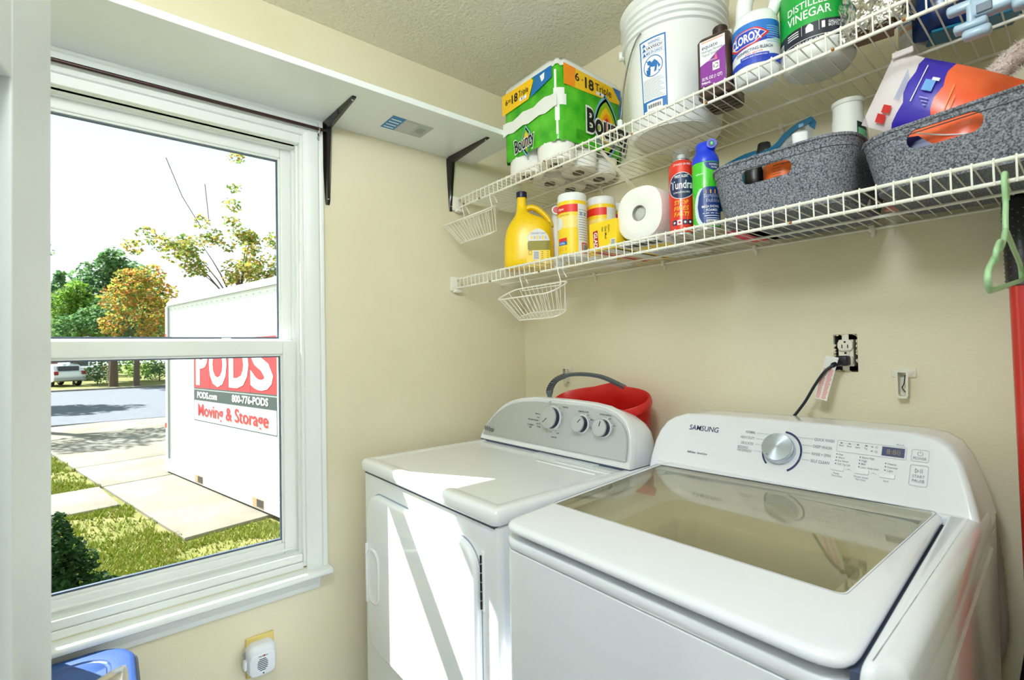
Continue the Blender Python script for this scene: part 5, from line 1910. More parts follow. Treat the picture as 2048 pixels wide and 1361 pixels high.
t = thing('pink_box', 'small pink and orange box corner between the bottle and orange pouch', 'box', (1.385, -.12, LZ + .006), .5)
obj('carton', box((-.03, -.02, 0), (.03, .02, .130), .001), mat('box_pink', (224, 140, 128), .5), t)
obj('edge_band', box((-.0305, -.0205, .118), (.0305, .0205, .1305), .001), mat('box_orange_edge', (226, 92, 50), .5), t)
t = thing('orange_packet', 'orange and navy packet seen through the slot of the right bin', 'packet', (1.500, -.300, LZ + .006))
b = BM()
rows = [[Vector((-.075 + .14 * j / 10, .004 * sin(j * .8), .115 * i / 6)) for j in range(11)] for i in range(7)]
obj('film', puff(rows, .018), [PODO, PODO, PODO], t, 70)
obj('navy_corner', prism([(-.078, .046), (-.020, .046), (-.052, .082), (-.078, .086)], -.021, -.019, 'xzy'), mat('packet_navy', (24, 20, 100), .3), t)
obj('white_seam', tube(smooth_path([(-.055, -.021, .088), (-.02, -.022, .072), (.02, -.022, .060)], 5), .0012, 5), WHITEP, t)
PINKF = mat('pink_plush', (244, 226, 222), 1.0, spec=.1)
add_bump(PINKF, 200, .6)
t = thing('plush_duster', 'pale pink fluffy duster loop at the right end of the right bin', 'duster', (1.575, -.15, LZ + .1))
obj('loop', tube(smooth_path([(-.052, 0, .075), (-.050, 0, .100), (-.030, -.004, .128), (.005, -.008, .148), (.05, -.01, .158), (.10, -.01, .16)], 6), .019, 14, rad=None), PINKF, t, 60)
obj('handle', tube([(-.052, .0, .085), (-.04, .01, -.05)], .012, 10), PINKF, t, 60)
rr = random.Random(6)
lp_ = smooth_path([(-.052, 0, .075), (-.050, 0, .100), (-.030, -.004, .128), (.005, -.008, .148), (.05, -.01, .158), (.10, -.01, .16)], 6)
V, F = [], []
for i in range(2600):
    c = lp_[rr.randrange(len(lp_))]
    n_ = Vector((rr.gauss(0, 1), rr.gauss(0, 1), rr.gauss(0, 1))).normalized()
    s_ = n_.orthogonal().normalized() * .0012
    p_ = c + n_ * .0165
    b_ = len(V)
    V += [tuple(p_ - s_), tuple(p_ + s_), tuple(p_ + n_ * rr.uniform(.006, .013) + Vector((0, 0, -.002)))]
    F.append((b_, b_ + 1, b_ + 2))
fz = obj('fluff', (V, F), PINKF, t)
fz['kind'] = 'stuff'

# ---------------------------------------------------------------- things on the upper shelf
# paper towel pack
GRN = mat('wrap_green', (56, 176, 26), .22)
add_tint(GRN, (44, 158, 20), (92, 196, 44), 14, 4)
GRN_D = mat('wrap_dark_green', (20, 112, 20), .3)
WRAP = mat('wrap_clear_white', (240, 242, 240), .25)
t = thing('paper_towel_pack', 'big green and white wrapped pack of paper towels on the upper shelf', 'pack', (.432, -.180, UZ))
pw, pd, ph = .288, .330, .325
PXr, PYr = pw / 2, pd / 2
k = 0
for ix in (-1, 1):
    for iy in (-1, 0, 1):
        obj('roll', lathe([(.020, .004), (.050, .0), (.0655, .004), (.0700, .016), (.0705, .30), (.066, .316), (.04, .320), (.018, .315)], 32, ix * .0715, 0, .765, cap0=True), TOWEL, t, 50).location.y = iy * .109
        obj('core', lathe([(.0205, -.0006), (.0205, .0035), (.019, .004)], 24, ix * .0715, iy * .109), mat('core_shadow', (110, 102, 96), .9), t)
# wrapper: sleeve hugging the rolls, open below
def sleeve(z, k=1.0, dz=0.0):
    pts = rrect(-PXr * k, -PYr * k, PXr * k, PYr * k, .040, 8)
    return [(x + .0018 * sin(9 * i), y + .0018 * cos(7 * i), z + .004 * sin(i * 1.7) + dz) for i, (x, y) in enumerate(pts)]
bm = loft([sleeve(.058, .992), sleeve(.066, 1.0), sleeve(.14, 1.004), sleeve(.20, 1.004), sleeve(.28, 1.002), sleeve(.312, .975), sleeve(.328, .90), sleeve(.336, .70)], cap0=False)
obj('wrapper', bm, GRN, t, 60)
obj('top_film', loft([sleeve(.300, 1.006), sleeve(.316, .985), sleeve(.331, .91), sleeve(.340, .70), sleeve(.342, .4)], cap0=False), WRAP, t, 60)
YEL = mat('wrap_yellow', (252, 200, 22), .25)
ORA = mat('wrap_orange', (252, 150, 20), .25)
BLU = mat('wrap_blue', (24, 112, 186), .25)
SKY = mat('wrap_sky', (120, 186, 214), .3)
LIM = mat('wrap_lime', (150, 196, 30), .3)
# left face (towards -y): torn white gap across the middle
fl = Ink(lambda u, v, h: Vector((u, -PYr * 1.004 - h, v)), .0024, .0005)
X0_, X1_ = -PXr + .030, PXr - .028
gap_lo = [(X0_ - .02 + (X1_ - X0_ + .04) * i / 10, .150 + .004 * sin(i * 2.1) + .0012 * i) for i in range(11)]
gap_hi = [(X0_ - .02 + (X1_ - X0_ + .04) * i / 10, .192 + .005 * sin(i * 1.7 + 1) + .0018 * i) for i in range(11)]
fl.strip(gap_lo, gap_hi, WRAP, 0)
fl.poly([(X0_ - .022, .300), (.020, .300), (.030, .288), (.005, .236), (X0_ - .022, .228)], YEL, 0)
fl.poly([(.030, .300), (X1_, .300), (X1_, .262), (.012, .236), (.034, .290)], BLU, 0)
fl.poly([(.062, .288), (.084, .292), (.082, .272), (.076, .268), (.070, .266)], WHITE_INK, 1)
fl.text('6=', -.102, .268, .018, BLACK_INK, 2, w=.030, bold=.012)
fl.text('18', -.066, .268, .028, BLACK_INK, 2, w=.032, bold=.03)
fl.text('Triple', -.020, .272, .020, BLACK_INK, 2, w=.050, bold=.008)
fl.rect(-.040, .244, -.004, .256, WHITE_INK, 2); fl.rect(-.030, .246, -.026, .254, BLACK_INK, 3); fl.rect(-.018, .245, -.016, .255, GREY_INK, 3)
for s, m in ((1.0, SKY), (.86, GRN_D), (.72, LIM), (.52, YEL), (.36, ORA)):
    fl.poly([(-.012, .100 + .052 * s), (.026 * s - .012 + .004, .100 + .01 * s), (-.012 + .006, .100 - .060 * s), (-.012 - .032 * s, .100 - .010 * s)], m, 1 + int((1 - s) * 6))
fl.text('Bounty', -.018, .098, .046, WHITE_INK, 7, w=.106, bold=.06, rot=.12)
fl.text('Bounty', -.018, .098, .044, BLACK_INK, 8, w=.100, bold=.022, rot=.12)
fl.build('printed_wrap', t)
# right face (towards +x)
fr = Ink(lambda u, v, h: Vector((PXr * 1.004 + h, u, v)), .0024, .0005)
Y0_, Y1_ = -PYr + .026, PYr - .03
fr.poly([(Y0_ - .006, .304), (.10, .302), (.14, .285), (.14, .252), (Y0_ - .006, .236)], YEL, 0)
fr.poly([(Y0_ - .006, .304), (-.088, .304), (-.094, .240), (Y0_ - .006, .236)], ORA, 1)
fr.poly([(.10, .304), (Y1_ + .01, .304), (Y1_ + .01, .20), (.13, .21), (.14, .262)], BLU, 1)
fr.text('6', -.082, .278, .026, BLACK_INK, 2, w=.020, bold=.01)
fr.text('=', -.056, .276, .010, BLACK_INK, 2, w=.008)
fr.text('18', -.022, .273, .034, BLACK_INK, 2, w=.044, bold=.03)
fr.text('Triple', .050, .276, .026, BLACK_INK, 2, w=.086, bold=.008)
fr.rect(.012, .2505, .060, .262, WHITE_INK, 2); fr.rect(.030, .252, .036, .260, BLACK_INK, 3)
for s, m in ((1.0, SKY), (.90, GRN_D), (.80, LIM), (.62, YEL), (.42, ORA), (.28, RED_INK)):
    pts = []
    for i in range(20):
        a = 2 * pi * i / 20
        c, s_ = cos(a), sin(a)
        q = abs(c) + abs(s_)
        kk = (.55 + .45 / q)
        pts.append((.062 + .070 * s * c * kk / 1.0, .150 + .112 * s * s_ * kk))
    fr.poly(pts, m, 2 + int((1 - s) * 8))
fr.text('Bounty', .070, .150, .080, WHITE_INK, 9, w=.236, bold=.07)
fr.text('Bounty', .070, .150, .076, BLACK_INK, 10, w=.224, bold=.028)
fr.text('The Quicker Picker Upper', .062, .092, .010, WHITE_INK, 9, w=.142, bold=.05)
fr.text('The Quicker Picker Upper', .062, .092, .010, BLACK_INK, 10, w=.138, bold=.006)
for i in range(6):
    fr.rect(-.092, .074 + i * .006, -.040 - (i % 2) * .012, .0752 + i * .006, GRN_D, 2)
fr.build('printed_wrap', t)
ck = Ink(lambda u, v, h: Vector((PXr - .040 + (.040 + h) * cos(u), -PYr + .040 + (.040 + h) * sin(u), v)), .0030, .0005)
for v0, v1, a0, a1 in ((.075, .12, -1.02, -.86), (.12, .17, -1.10, -.75), (.17, .205, -1.3, -.2), (.205, .225, -1.2, -.35), (.225, .285, -1.12, -.95)):
    ck.rect(a0, v0, a1, v1, WRAP, 0, 6)
ck.build('torn_corner', t)

# five gallon bucket
BUCKW = mat('bucket_white', (240, 241, 240), .4)
t = thing('utility_bucket', 'large white plastic bucket with blue warning label and wire handle on the upper shelf', 'bucket', (.868, -.160, UZ), 0)
br0, br1, bh = .1255, .1450, .365
tp = lambda z: br0 + (br1 - br0) * z / bh
prof = [(br0 - .020, 0), (br0 - .006, .0015), (br0, .008)] + [(tp(z), z) for z in (.10, .20, .262)]
for z in (.266, .284, .302, .322):
    prof += [(tp(z), z), (tp(z) + .008, z + .002), (tp(z) + .008, z + .006), (tp(z) + .001, z + .009)]
prof += [(tp(.345), .345), (tp(.35) + .006, .350), (tp(.36) + .008, .362), (tp(.365) + .004, .367), (tp(.36) - .004, .366), (tp(.30) - .004, .30)]
obj('body', lathe(prof, 64), BUCKW, t, 40)
obj('base_ring', lathe([(br0 - .008, .0012), (br0 - .008, -.0012), (br0 - .013, -.0012), (br0 - .013, .0012)], 48, cap0=False, cap1=False), BUCKW, t, 40)
obj('base_boss', lathe([(.050, .0004), (.050, -.0012), (.046, -.0012), (.045, .0004)], 32, cap0=False, cap1=False), BUCKW, t, 40)
ca = toward_cam(.868, -.160)
for da in (-1.55, 1.55):
    a = ca + da
    p = Vector((cos(a), sin(a), 0))
    obj('handle_ear', tube([p * (tp(.275) + .001) + Vector((0, 0, .275)), p * (tp(.275) + .016) + Vector((0, 0, .275))], .013, 16), BUCKW, t, 40)
hand = []
for i in range(25):
    f = i / 24
    th = ca - 1.55 + 3.1 * f
    # bail resting against the near side of the bucket, dropping in the middle
    rr_ = tp(.27) + .012 + .006 * sin(pi * f)
    z = .275 + .02 * sin(pi * f) - .235 * (math.exp(-((f - .06) / .16) ** 2))
    hand.append((rr_ * cos(th), rr_ * sin(th), z))
# the bail hangs down on the left side, from the ear under the rim to its loose grip
hl_ = [ca - .62, ca - .72, ca - .86, ca - 1.00, ca - 1.12, ca - 1.20, ca - 1.24, ca - 1.26]
zz = [.262, .248, .218, .180, .140, .100, .070, .052]
pts = [Vector(((tp(z) + .006 + .004 * i) * cos(a), (tp(z) + .006 + .004 * i) * sin(a), z)) for i, (a, z) in enumerate(zip(hl_, zz))]
obj('bail', tube(smooth_path(pts, 4), .0022, 8), mat('galvanised_wire', (120, 118, 116), .35, metal=.8), t, 60)
obj('bail_end', tube([pts[-1] + Vector((0, 0, .006)), pts[-1] + Vector((.004, -.002, -.016))], .0075, 12), BUCKW, t, 50)
LBLUE = mat('label_print_blue', (38, 112, 186), .45)
ink = Ink(lambda u, v, h: Vector(((tp(v) + h) * cos(ca - .42 + u / .135), (tp(v) + h) * sin(ca - .42 + u / .135), v)), .0006, .0002)
def cur(u0, u1, v0, v1, m, ly=0):
    ink.rect(u0, v0, u1, v1, m, ly, 6)
ink.strip([(-.037 + .074 * i / 8, .040) for i in range(9)], [(-.037 + .074 * i / 8, .236) for i in range(9)], WHITE_INK, 0)
cur(-.038, -.0345, .038, .238, LBLUE, 1); cur(.0345, .038, .038, .238, LBLUE, 1)
cur(-.038, .038, .235, .239, LBLUE, 1); cur(-.038, .038, .036, .041, LBLUE, 1)
cur(-.036, .036, .046, .072, LBLUE, 1)
cur(-.024, .024, .044, .066, WHITE_INK, 2)
for i in range(16):
    cur(-.019 + i * .0024, -.0178 + i * .0024 + (.0008 if i % 3 == 0 else 0), .050, .060, BLACK_INK, 3)
for v, s, w in ((.226, 'WARNING!', .034), (.213, '!AVISO!', .044), (.1995, 'MISE EN GARDE!', .046)):
    ink.text(s, .006, v, .0076, LBLUE if s != '!AVISO!' else NAVY_INK, 2, w=w, bold=.012)
    ink.poly([(-.030, v - .0045), (-.018, v - .0045), (-.024, v + .0055)], LBLUE, 2)
    cur(-.034, .034, v - .0068, v - .0062, LBLUE, 1)
ink.ring(0, .162, .0285, .0024, LBLUE, 1, 32)
# pictogram: figure leaning head first into a pail
ink.disc(-.010, .173, .0060, LBLUE, 2, 14)
ink.poly([(-.012, .168), (.006, .178), (.016, .168), (.006, .158), (-.004, .160)], LBLUE, 2)
ink.poly([(.008, .166), (.014, .166), (.010, .146), (.003, .144)], LBLUE, 2)
ink.poly([(.012, .170), (.018, .164), (.022, .156), (.016, .152)], LBLUE, 2)
ink.poly([(-.020, .156), (-.006, .156), (-.008, .139), (-.018, .139)], LBLUE, 2)
ink.poly([(-.018, .158), (-.004, .168), (-.008, .155)], LBLUE, 2)
ink.line([(-.020, .182), (.020, .142)], .0022, LBLUE, 3)
for i in range(15):
    cur(-.032, .031 - (i % 4) * .004, .076 + i * .0037, .0772 + i * .0037, mat('fine_print', (150, 170, 190), .5), 1)
ink.build('warning_label', t)

# brown peroxide bottle
BROWN = mat('brown_bottle', (62, 40, 30), .28)
t = thing('peroxide_bottle', 'dark brown square bottle with purple label on the upper shelf beside the bucket', 'bottle', (1.056, -.255, UZ), math.radians(8))
def bl_(hx, hy, z, r=.012):
    return [(x, y, z) for x, y in rrect(-hx, -hy, hx, hy, r, 5)]
obj('body', loft([bl_(.036, .055, 0), bl_(.0395, .0585, .004), bl_(.0395, .0585, .020), bl_(.0385, .0575, .022), bl_(.0385, .0575, .024), bl_(.0395, .0585, .026), bl_(.0395, .0585, .142), bl_(.036, .054, .150), bl_(.022, .030, .161), bl_(.0135, .0135, .166), bl_(.0135, .0135, .172)]), BROWN, t, 40)
obj('cap', lathe([(.0165, .171), (.017, .172), (.017, .191), (.0155, .193)], 24), mat('brown_cap', (52, 34, 26), .5), t, 30)
for a in range(24):
    th = 2 * pi * a / 24
    obj('cap_ridge', box((.0168, -.0008, .173), (.0176, .0008, .190)), mat('brown_cap', (52, 34, 26)), t).rotation_euler = (0, 0, th)
for y in (-.036, -.018, 0, .018, .036):
    obj('base_rib', box((-.034, y - .004, -.0012), (.034, y + .004, .003), .001), BROWN, t)
ink = Ink(plane_map((0, -.0586, 0), (1, 0, 0), (0, 0, 1)), .0004, .0002)
PUR = mat('label_purple', (134, 44, 150), .4)
ink.rect(-.030, .028, .030, .140, PUR, 0)
ink.poly([(-.030, .140), (.030, .140), (.030, .112), (.012, .104), (-.006, .090), (-.030, .080)], PAPER, 1)
ink.rect(-.026, .134, .026, .138, mat('label_peach', (240, 176, 160), .5), 2)
ink.text('equate', -.006, .124, .010, NAVY_INK, 2, w=.038, bold=.004)
ink.text('Hydrogen Peroxide', 0, .1125, .006, GREY_INK, 2, w=.050, bold=.008)
ink.text('Topical Solution', -.004, .104, .006, GREY_INK, 2, w=.042, bold=.008)
ink.text('First Aid Antiseptic', -.006, .088, .004, WHITE_INK, 2, w=.034, bold=.004)
ink.rect(.0, .060, .016, .080, WHITE_INK, 2)
ink.ring(.008, .070, .0062, .0018, BLACK_INK, 3, 12, a0=.3, a1=2.0); ink.ring(.008, .070, .0062, .0018, BLACK_INK, 3, 12, a0=2.4, a1=4.1); ink.ring(.008, .070, .0062, .0018, BLACK_INK, 3, 12, a0=4.5, a1=6.1)
ink.poly([(.006, .098), (.010, .098), (.012, .084), (.004, .084)], mat('label_glow', (210, 90, 140), .5), 2)
ink.text('32 FL OZ (1 QT)', -.002, .046, .007, WHITE_INK, 2, w=.048, bold=.02)
ink.text('946mL', -.016, .036, .006, WHITE_INK, 2, w=.022, bold=.02)
ink.build('printed_label', t)

# bleach bottle
t = thing('bleach_bottle', 'white bleach jug with blue label and open handle on the upper shelf', 'bottle', (1.150, -.275, UZ), toward_cam(1.15, -.275) + pi / 2 - .18)
def bo(rx, ry, z, cx=0.0):
    return circ(rx, z, 36, cx, 0, ry, 2.0)
obj('body', loft([bo(.034, .030, 0), bo(.040, .036, .003), bo(.0475, .043, .016), bo(.049, .045, .026), bo(.049, .045, .124), bo(.0475, .043, .140), bo(.043, .038, .152), bo(.040, .034, .158)]), WHITEP, t, 60)
bm = BM()
hp1 = smooth_path([(.030, 0, .145), (.041, 0, .168), (.043, 0, .190), (.034, 0, .212), (.012, 0, .223), (-.008, 0, .224)], 5)
add_tube(bm, hp1, .0135, 14)
add_loft(bm, [bo(.017, .022, .148, -.024), bo(.0165, .020, .17, -.025), bo(.018, .020, .20, -.021), bo(.020, .020, .222, -.014), bo(.017, .018, .240, -.010), bo(.0165, .0165, .25, -.010)])
obj('neck_and_handle', bm, WHITEP, t, 70)
obj('cap', lathe([(.019, .246), (.020, .248), (.019, .275), (.016, .278)], 24, -.010, 0), mat('cap_royal_blue', (32, 70, 190), .35), t, 40)
ink = Ink(lambda u, v, h: Vector(((.0492 + h) * sin(u / .047), -(.0452 + h) * cos(u / .047), v)), .0008, .0003)
CB = mat('bleach_blue', (44, 120, 206), .35)
CB2 = mat('bleach_dark_blue', (34, 66, 186), .35)
ink.rect(-.072, .030, .072, .126, CB, 0, 24)
ink.strip([(-.072 + .144 * i / 16, .044 + .0 * i) for i in range(17)], [(-.072 + .144 * i / 16, .062 + .030 * (i / 16)) for i in range(17)], PAPER, 1)
ink.strip([(-.072 + .144 * i / 16, .030) for i in range(17)], [(-.072 + .144 * i / 16, .038 + .012 * (i / 16)) for i in range(17)], CB2, 2)
ink.strip([(-.072 + .144 * i / 16, .058 + .030 * (i / 16)) for i in range(17)], [(-.072 + .144 * i / 16, .063 + .034 * (i / 16)) for i in range(17)], CB2, 2)
dm = lambda s: [(-.050 * s - .012, .092 - .004), (-.012 - .022 * s, .092 + .019 * s), (-.012 + .022 * s, .092 + .020 * s), (-.012 + .048 * s, .096), (-.012 + .020 * s, .092 - .018 * s), (-.012 - .024 * s, .092 - .022 * s)]
ink.cpoly(dm(1.0), mat('bleach_red', (214, 36, 40), .4), 3)
ink.cpoly(dm(.86), PAPER, 4)
ink.cpoly(dm(.80), CB2, 5)
ink.text('CLOROX', -.014, .092, .019, WHITE_INK, 6, w=.066, bold=.035, rot=.05)
ink.text('DISINFECTING BLEACH', .004, .0625, .0068, NAVY_INK, 4, w=.076, bold=.008, rot=.06)
ink.text('kills germs', .004, .055, .004, mat('bleach_red', (214, 36, 40)), 4, w=.034, rot=.06)
ink.rect(-.024, .043, .034, .051, CB2, 4, 6); ink.text('Cleans and Deodorizes', .005, .047, .004, WHITE_INK, 5, w=.050)
ink.text('2x', .056, .118, .010, CB2, 3, w=.012, bold=.02)
for i in range(8):
    ink.rect(.030, .074 + i * .005, .062, .0755 + i * .005, mat('bleach_pale', (150, 196, 236), .5), 3, 4)
ink.build('printed_label', t)

# vinegar jug
t = thing('vinegar_jug', 'clear white gallon jug with green and black label on the upper shelf', 'jug', (1.262, -.225, UZ), toward_cam(1.262, -.225))
obj('body', lathe([(.052, 0), (.062, .003), (.070, .014), (.0715, .022), (.0715, .175), (.066, .20), (.045, .235), (.022, .265), (.019, .290)], 48), FROST, t, 50)
obj('cap', lathe([(.021, .285), (.022, .288), (.022, .306), (.02, .308)], 24), WHITEP, t, 40)
VG = mat('vinegar_green', (26, 160, 60), .4)
VN = mat('vinegar_black', (26, 28, 46), .4)
ink = Ink(cyl_map(.0716, -.20), .0006, .0003)
ink.rect(-.088, .030, .094, .176, WHITE_INK, 0, 30)
ink.rect(-.088, .074, .064, .170, VG, 1, 26)
ink.rect(-.088, .037, .094, .074, VN, 1, 30)
ink.rect(-.060, .0425, .060, .0435, WHITE_INK, 2, 12)
ink.text('DISTILLED', -.002, .118, .015, WHITE_INK, 3, w=.084, bold=.006)
ink.text('VINEGAR', -.002, .096, .018, WHITE_INK, 3, w=.086, bold=.008)
ink.text('1', .026, .063, .014, WHITE_INK, 3, w=.006, bold=.02)
ink.text('GALLON', .047, .066, .0055, WHITE_INK, 3, w=.024, bold=.02); ink.text('BOTTLE', .047, .059, .0055, WHITE_INK, 3, w=.024, bold=.02)
ink.poly([(-.006, .055), (.008, .055), (.008, .066), (.003, .072), (-.001, .072), (-.006, .066)], WHITE_INK, 3)
for u in (-.014, .018):
    ink.rect(u, .053, u + .0006, .074, WHITE_INK, 3)
for i in range(3):
    ink.rect(-.046, .056 + i * .005, -.020, .058 + i * .005, WHITE_INK, 3, 4)
ink.text('NET 1 GAL (3.78 L)', .002, .0405 - .004, .006, WHITE_INK, 3, w=.062, bold=.01)
ink.rect(-.084, .036, -.060, .062, PAPER, 3, 4)
for i in range(9):
    ink.rect(-.082 + i * .0024, .039, -.0808 + i * .0024, .060, BLACK_INK, 4)
for i in range(14):
    ink.rect(.067, .078 + i * .0068, .090, .080 + i * .0068, BLACK_INK, 2, 4)
ink.poly([(-.080, .128), (-.060, .140), (-.060, .138), (-.080, .126)], VN, 2)
ink.build('printed_label', t)

# foil pouch
FOIL = mat('silver_foil', (206, 204, 200), .16, metal=1.0)
add_bump(FOIL, 26, 1.0, 'noise', 3, .03)
t = thing('foil_pouch', 'crumpled silver foil pouch with green label on the upper shelf beside the jug', 'pouch', (1.378, -.270, UZ), toward_cam(1.378, -.27) + pi / 2)
rows = [[Vector((-.060 + .120 * j / 12 * (1 - .12 * (i / 10)) + .007 * (i / 10), .006 * sin(j + i * .6), .005 + .150 * i / 10)) for j in range(13)] for i in range(11)]
b = puff(rows, .036)
rr = random.Random(5)
for v in b.verts:
    v.co += Vector((rr.uniform(-1, 1), rr.uniform(-1, 1), 0)) * .0035
for f in b.faces:
    f.material_index = 0
for v in b.verts:
    v.co.z = max(.001, v.co.z)
obj('film', b, FOIL, t, 25)
obj('base_print', box((-.035, -.016, .0), (.03, .02, .004), .001), mat('foil_brown', (120, 90, 70), .4, metal=.4), t)
ink = Ink(plane_map((0, -.037, 0), (1, 0, 0), (0, 0, 1)), .002, .0008)
ink.poly([(-.016, .128), (.050, .118), (.046, .090), (.016, .094), (-.006, .104)], mat('foil_label_green', (24, 120, 60), .4), 0)
ink.text('RESEAL', .022, .113, .0085, WHITE_INK, 1, w=.044, bold=.02, rot=-.12)
ink.text('LOCK', .022, .102, .0065, WHITE_INK, 1, w=.028, bold=.02, rot=-.12)
ink.build('printed_label', t)
# pale tube / bag
t = thing('white_bottle', 'pale white bottle with blue and orange print behind the foil pouch', 'bottle', (1.412, -.125, UZ), toward_cam(1.412, -.125))
obj('body', loft([bo(.034, .022, 0), bo(.038, .026, .004), bo(.038, .026, .13), bo(.03, .02, .15), bo(.014, .014, .16), bo(.014, .014, .18)]), FROST, t, 50)
ink = Ink(lambda u, v, h: Vector(((.0385 + h) * cos(u / .03), (.0265 + h) * sin(u / .03), v)), .0006, .0003)
ink.rect(-.034, .030, .034, .120, PAPER, 0, 10)
ink.cpoly([(-.034, .100), (.034, .104), (.034, .092), (-.034, .086)], mat('print_royal', (60, 96, 200), .5), 1)
ink.rect(-.030, .040, .030, .050, mat('print_peach', (240, 190, 160), .5), 1, 8)
for i in range(4):
    ink.rect(-.030, .056 + i * .008, .026, .059 + i * .008, mat('print_steel', (150, 170, 210), .5), 1, 8)
ink.build('printed_label', t)
# dark blue pouch
DBL = mat('dark_blue_film', (14, 34, 84), .25)
add_tint(DBL, (8, 20, 56), (24, 58, 120), 16, 4)
t = thing('blue_pouch', 'large shiny dark blue pouch at the right end of the upper shelf', 'pouch', (1.500, -.150, UZ), math.radians(18))
rows = [[Vector((-.085 + .17 * j / 14, .004 * sin(j * .9 + i), .003 + .19 * i / 10)) for j in range(15)] for i in range(11)]
b = puff(rows, .05)
for f in b.faces:
    f.material_index = 0
for v in b.verts:
    v.co.z = max(.001, v.co.z)
obj('film', b, DBL, t, 60)
obj('teal_base', box((-.06, -.03, 0), (.07, .03, .006), .003), mat('teal_base_film', (20, 110, 140), .3), t)
ink = Ink(plane_map((0, -.052, 0), (1, 0, 0), (0, 0, 1)), .003, .0008)
ink.text('NET WT 80 OZ (5 LB)', -.012, .060, .0045, WHITE_INK, 1, w=.058, bold=.006)
for i in range(4):
    ink.rect(-.058 + i * .008, .110 + i * .012, -.030 + i * .01, .117 + i * .012, mat('pouch_glare', (210, 214, 220), .4), 0)
ink.rect(-.045, .148, -.020, .160, mat('pouch_gold', (226, 196, 60), .4), 1)
ink.build('printed_label', t)
# ---------------------------------------------------------------- on and against the walls
PLATE = mat('almond_plate', (224, 202, 120), .4)
t = thing('pest_repeller', 'white plug-in repeller with slotted speaker on a yellowed outlet plate under the window', 'repeller', (.001, -1.091, .394))
obj('outlet_plate', plate([(q[0], q[1]) for q in rrect(-.0385, -.0585, .0385, .0585, .004, 3)], 0, .0055, .003, 'yzx'), PLATE, t, 40)
rp = rrect(-.0415, -.045, .0375, .045, .024, 8)
REPW = mat('repeller_white', (232, 236, 244), .35)
obj('body', plate(rp, .005, .042, .016, 'yzx', 5), REPW, t, 60)
obj('front_cover', plate(rrect(-.0375, -.042, .0335, .022, .018, 8), .040, .0445, .004, 'yzx', 3), REPW, t, 60)
for i in range(7):
    w = (.009, .0125, .014, .014, .014, .0125, .008)[i]
    z = .0065 - i * .0052
    obj('vent_slot', box((.0442, -w - .002, z - .0011), (.0450, w - .002, z + .0011)), mat('slot_dark', (40, 46, 60), .6), t)
obj('sensor_dot', tube([(.0443, .000, -.0345), (.0452, .000, -.0345)], .0021, 10), BLACK, t)
obj('side_button', box((.012, -.050, -.018), (.036, -.040, .008), .005), REPW, t, 40)
obj('side_socket', box((.006, -.047, -.030), (.014, -.040, .026), .003), GREY_PLASTIC, t, 40)
ink = Ink(plane_map((.0446, 0, .0155), (0, 1, 0), (0, 0, 1)), .0006, .0002)
ink.text('TRAPRO', -.001, 0, .0032, BLACK_INK, 1, w=.026, bold=.02)
ink.rect(.000, -.002, .004, .003, RED_INK, 2)
ink.build('printed_mark', t)

# uncovered duplex outlet with the washer plug
OUTW = mat('outlet_white', (240, 236, 222), .35)
DARKBOX = mat('box_dark_inside', (58, 50, 46), .8)
t = thing('wall_outlet', 'uncovered duplex outlet in a ragged wall cut out above the washer', 'outlet', (1.234, 0, 1.274))
obj('box_back', box((-.0265, .050, -.048), (.026, .055, .048)), DARKBOX, t)
obj('box_side', box((-.0265, .004, -.048), (-.0245, .052, .048)), mat('box_grey_steel', (130, 132, 136), .5, metal=.4), t)
obj('box_side', box((.0240, .004, -.048), (.026, .052, .048)), DARKBOX, t)
obj('box_side', box((-.0265, .004, .0455), (.026, .052, .048)), DARKBOX, t)
obj('box_side', box((-.0265, .004, -.048), (.026, .052, -.0455)), DARKBOX, t)
obj('yoke', box((-.0075, -.001, -.047), (.0075, .0015, .0475), .001), OUTW, t)
obj('device_body', box((-.0165, .0012, -.034), (.0165, .030, .034), .002), OUTW, t)
for s in (1, -1):
    f = rrect(-.0165, s * .0195 - .0145, .0165, s * .0195 + .0145, .011, 6)
    o = obj('receptacle', plate(f, .002, -.0055, .001, 'xzy'), OUTW, t, 40)
    for dx in (-.0062, .0062):
        obj('slot', box((dx - .0011, -.0060, s * .0195 - .007), (dx + .0011, -.0054, s * .0195 + .002)), BLACK, o)
    obj('ground_hole', tube([(0, -.0060, s * .0195 + .0085), (0, -.0054, s * .0195 + .0085)], .0026, 10), BLACK, o)
obj('centre_screw', tube([(0, -.0025, 0), (0, .0, 0)], .0028, 10), DARK_METAL, t)
rr = random.Random(8)
TORN = mat('torn_plaster_paint', (226, 216, 186), .8)
for i in range(22):
    e = i % 4
    f = rr.uniform(-1, 1)
    if e < 2:
        x, z = (-.026, .0255)[e], f * .046
        d = rr.uniform(.003, .0065) * (1, -1)[e]
        p = [(x, z - .006), (x, z + .005), (x + d, z + rr.uniform(-.003, .003))]
    else:
        x, z = f * .024, (.0475, -.0475)[e - 2]
        d = rr.uniform(.002, .005) * (-1, 1)[e - 2]
        p = [(x - .006, z), (x + .005, z), (x, z + d)]
    obj('paint_flake', prism(p, -.0015, .004, 'xzy'), TORN, t)
CORD = mat('black_cord', (24, 26, 40), .35)
t = thing('washer_cord', 'black power cord and plug with a red printed warning tag hanging over the washer', 'cord', (1.234, -.006, 1.2545))
b = box((-.013, -.030, -.012), (.013, 0, .013), .004)
add_tube(b, [(-.004, -.028, -.004), (-.014, -.046, -.010)], .0075, 10, rad=[.0085, .006])
obj('plug', b, CORD, t, 50)
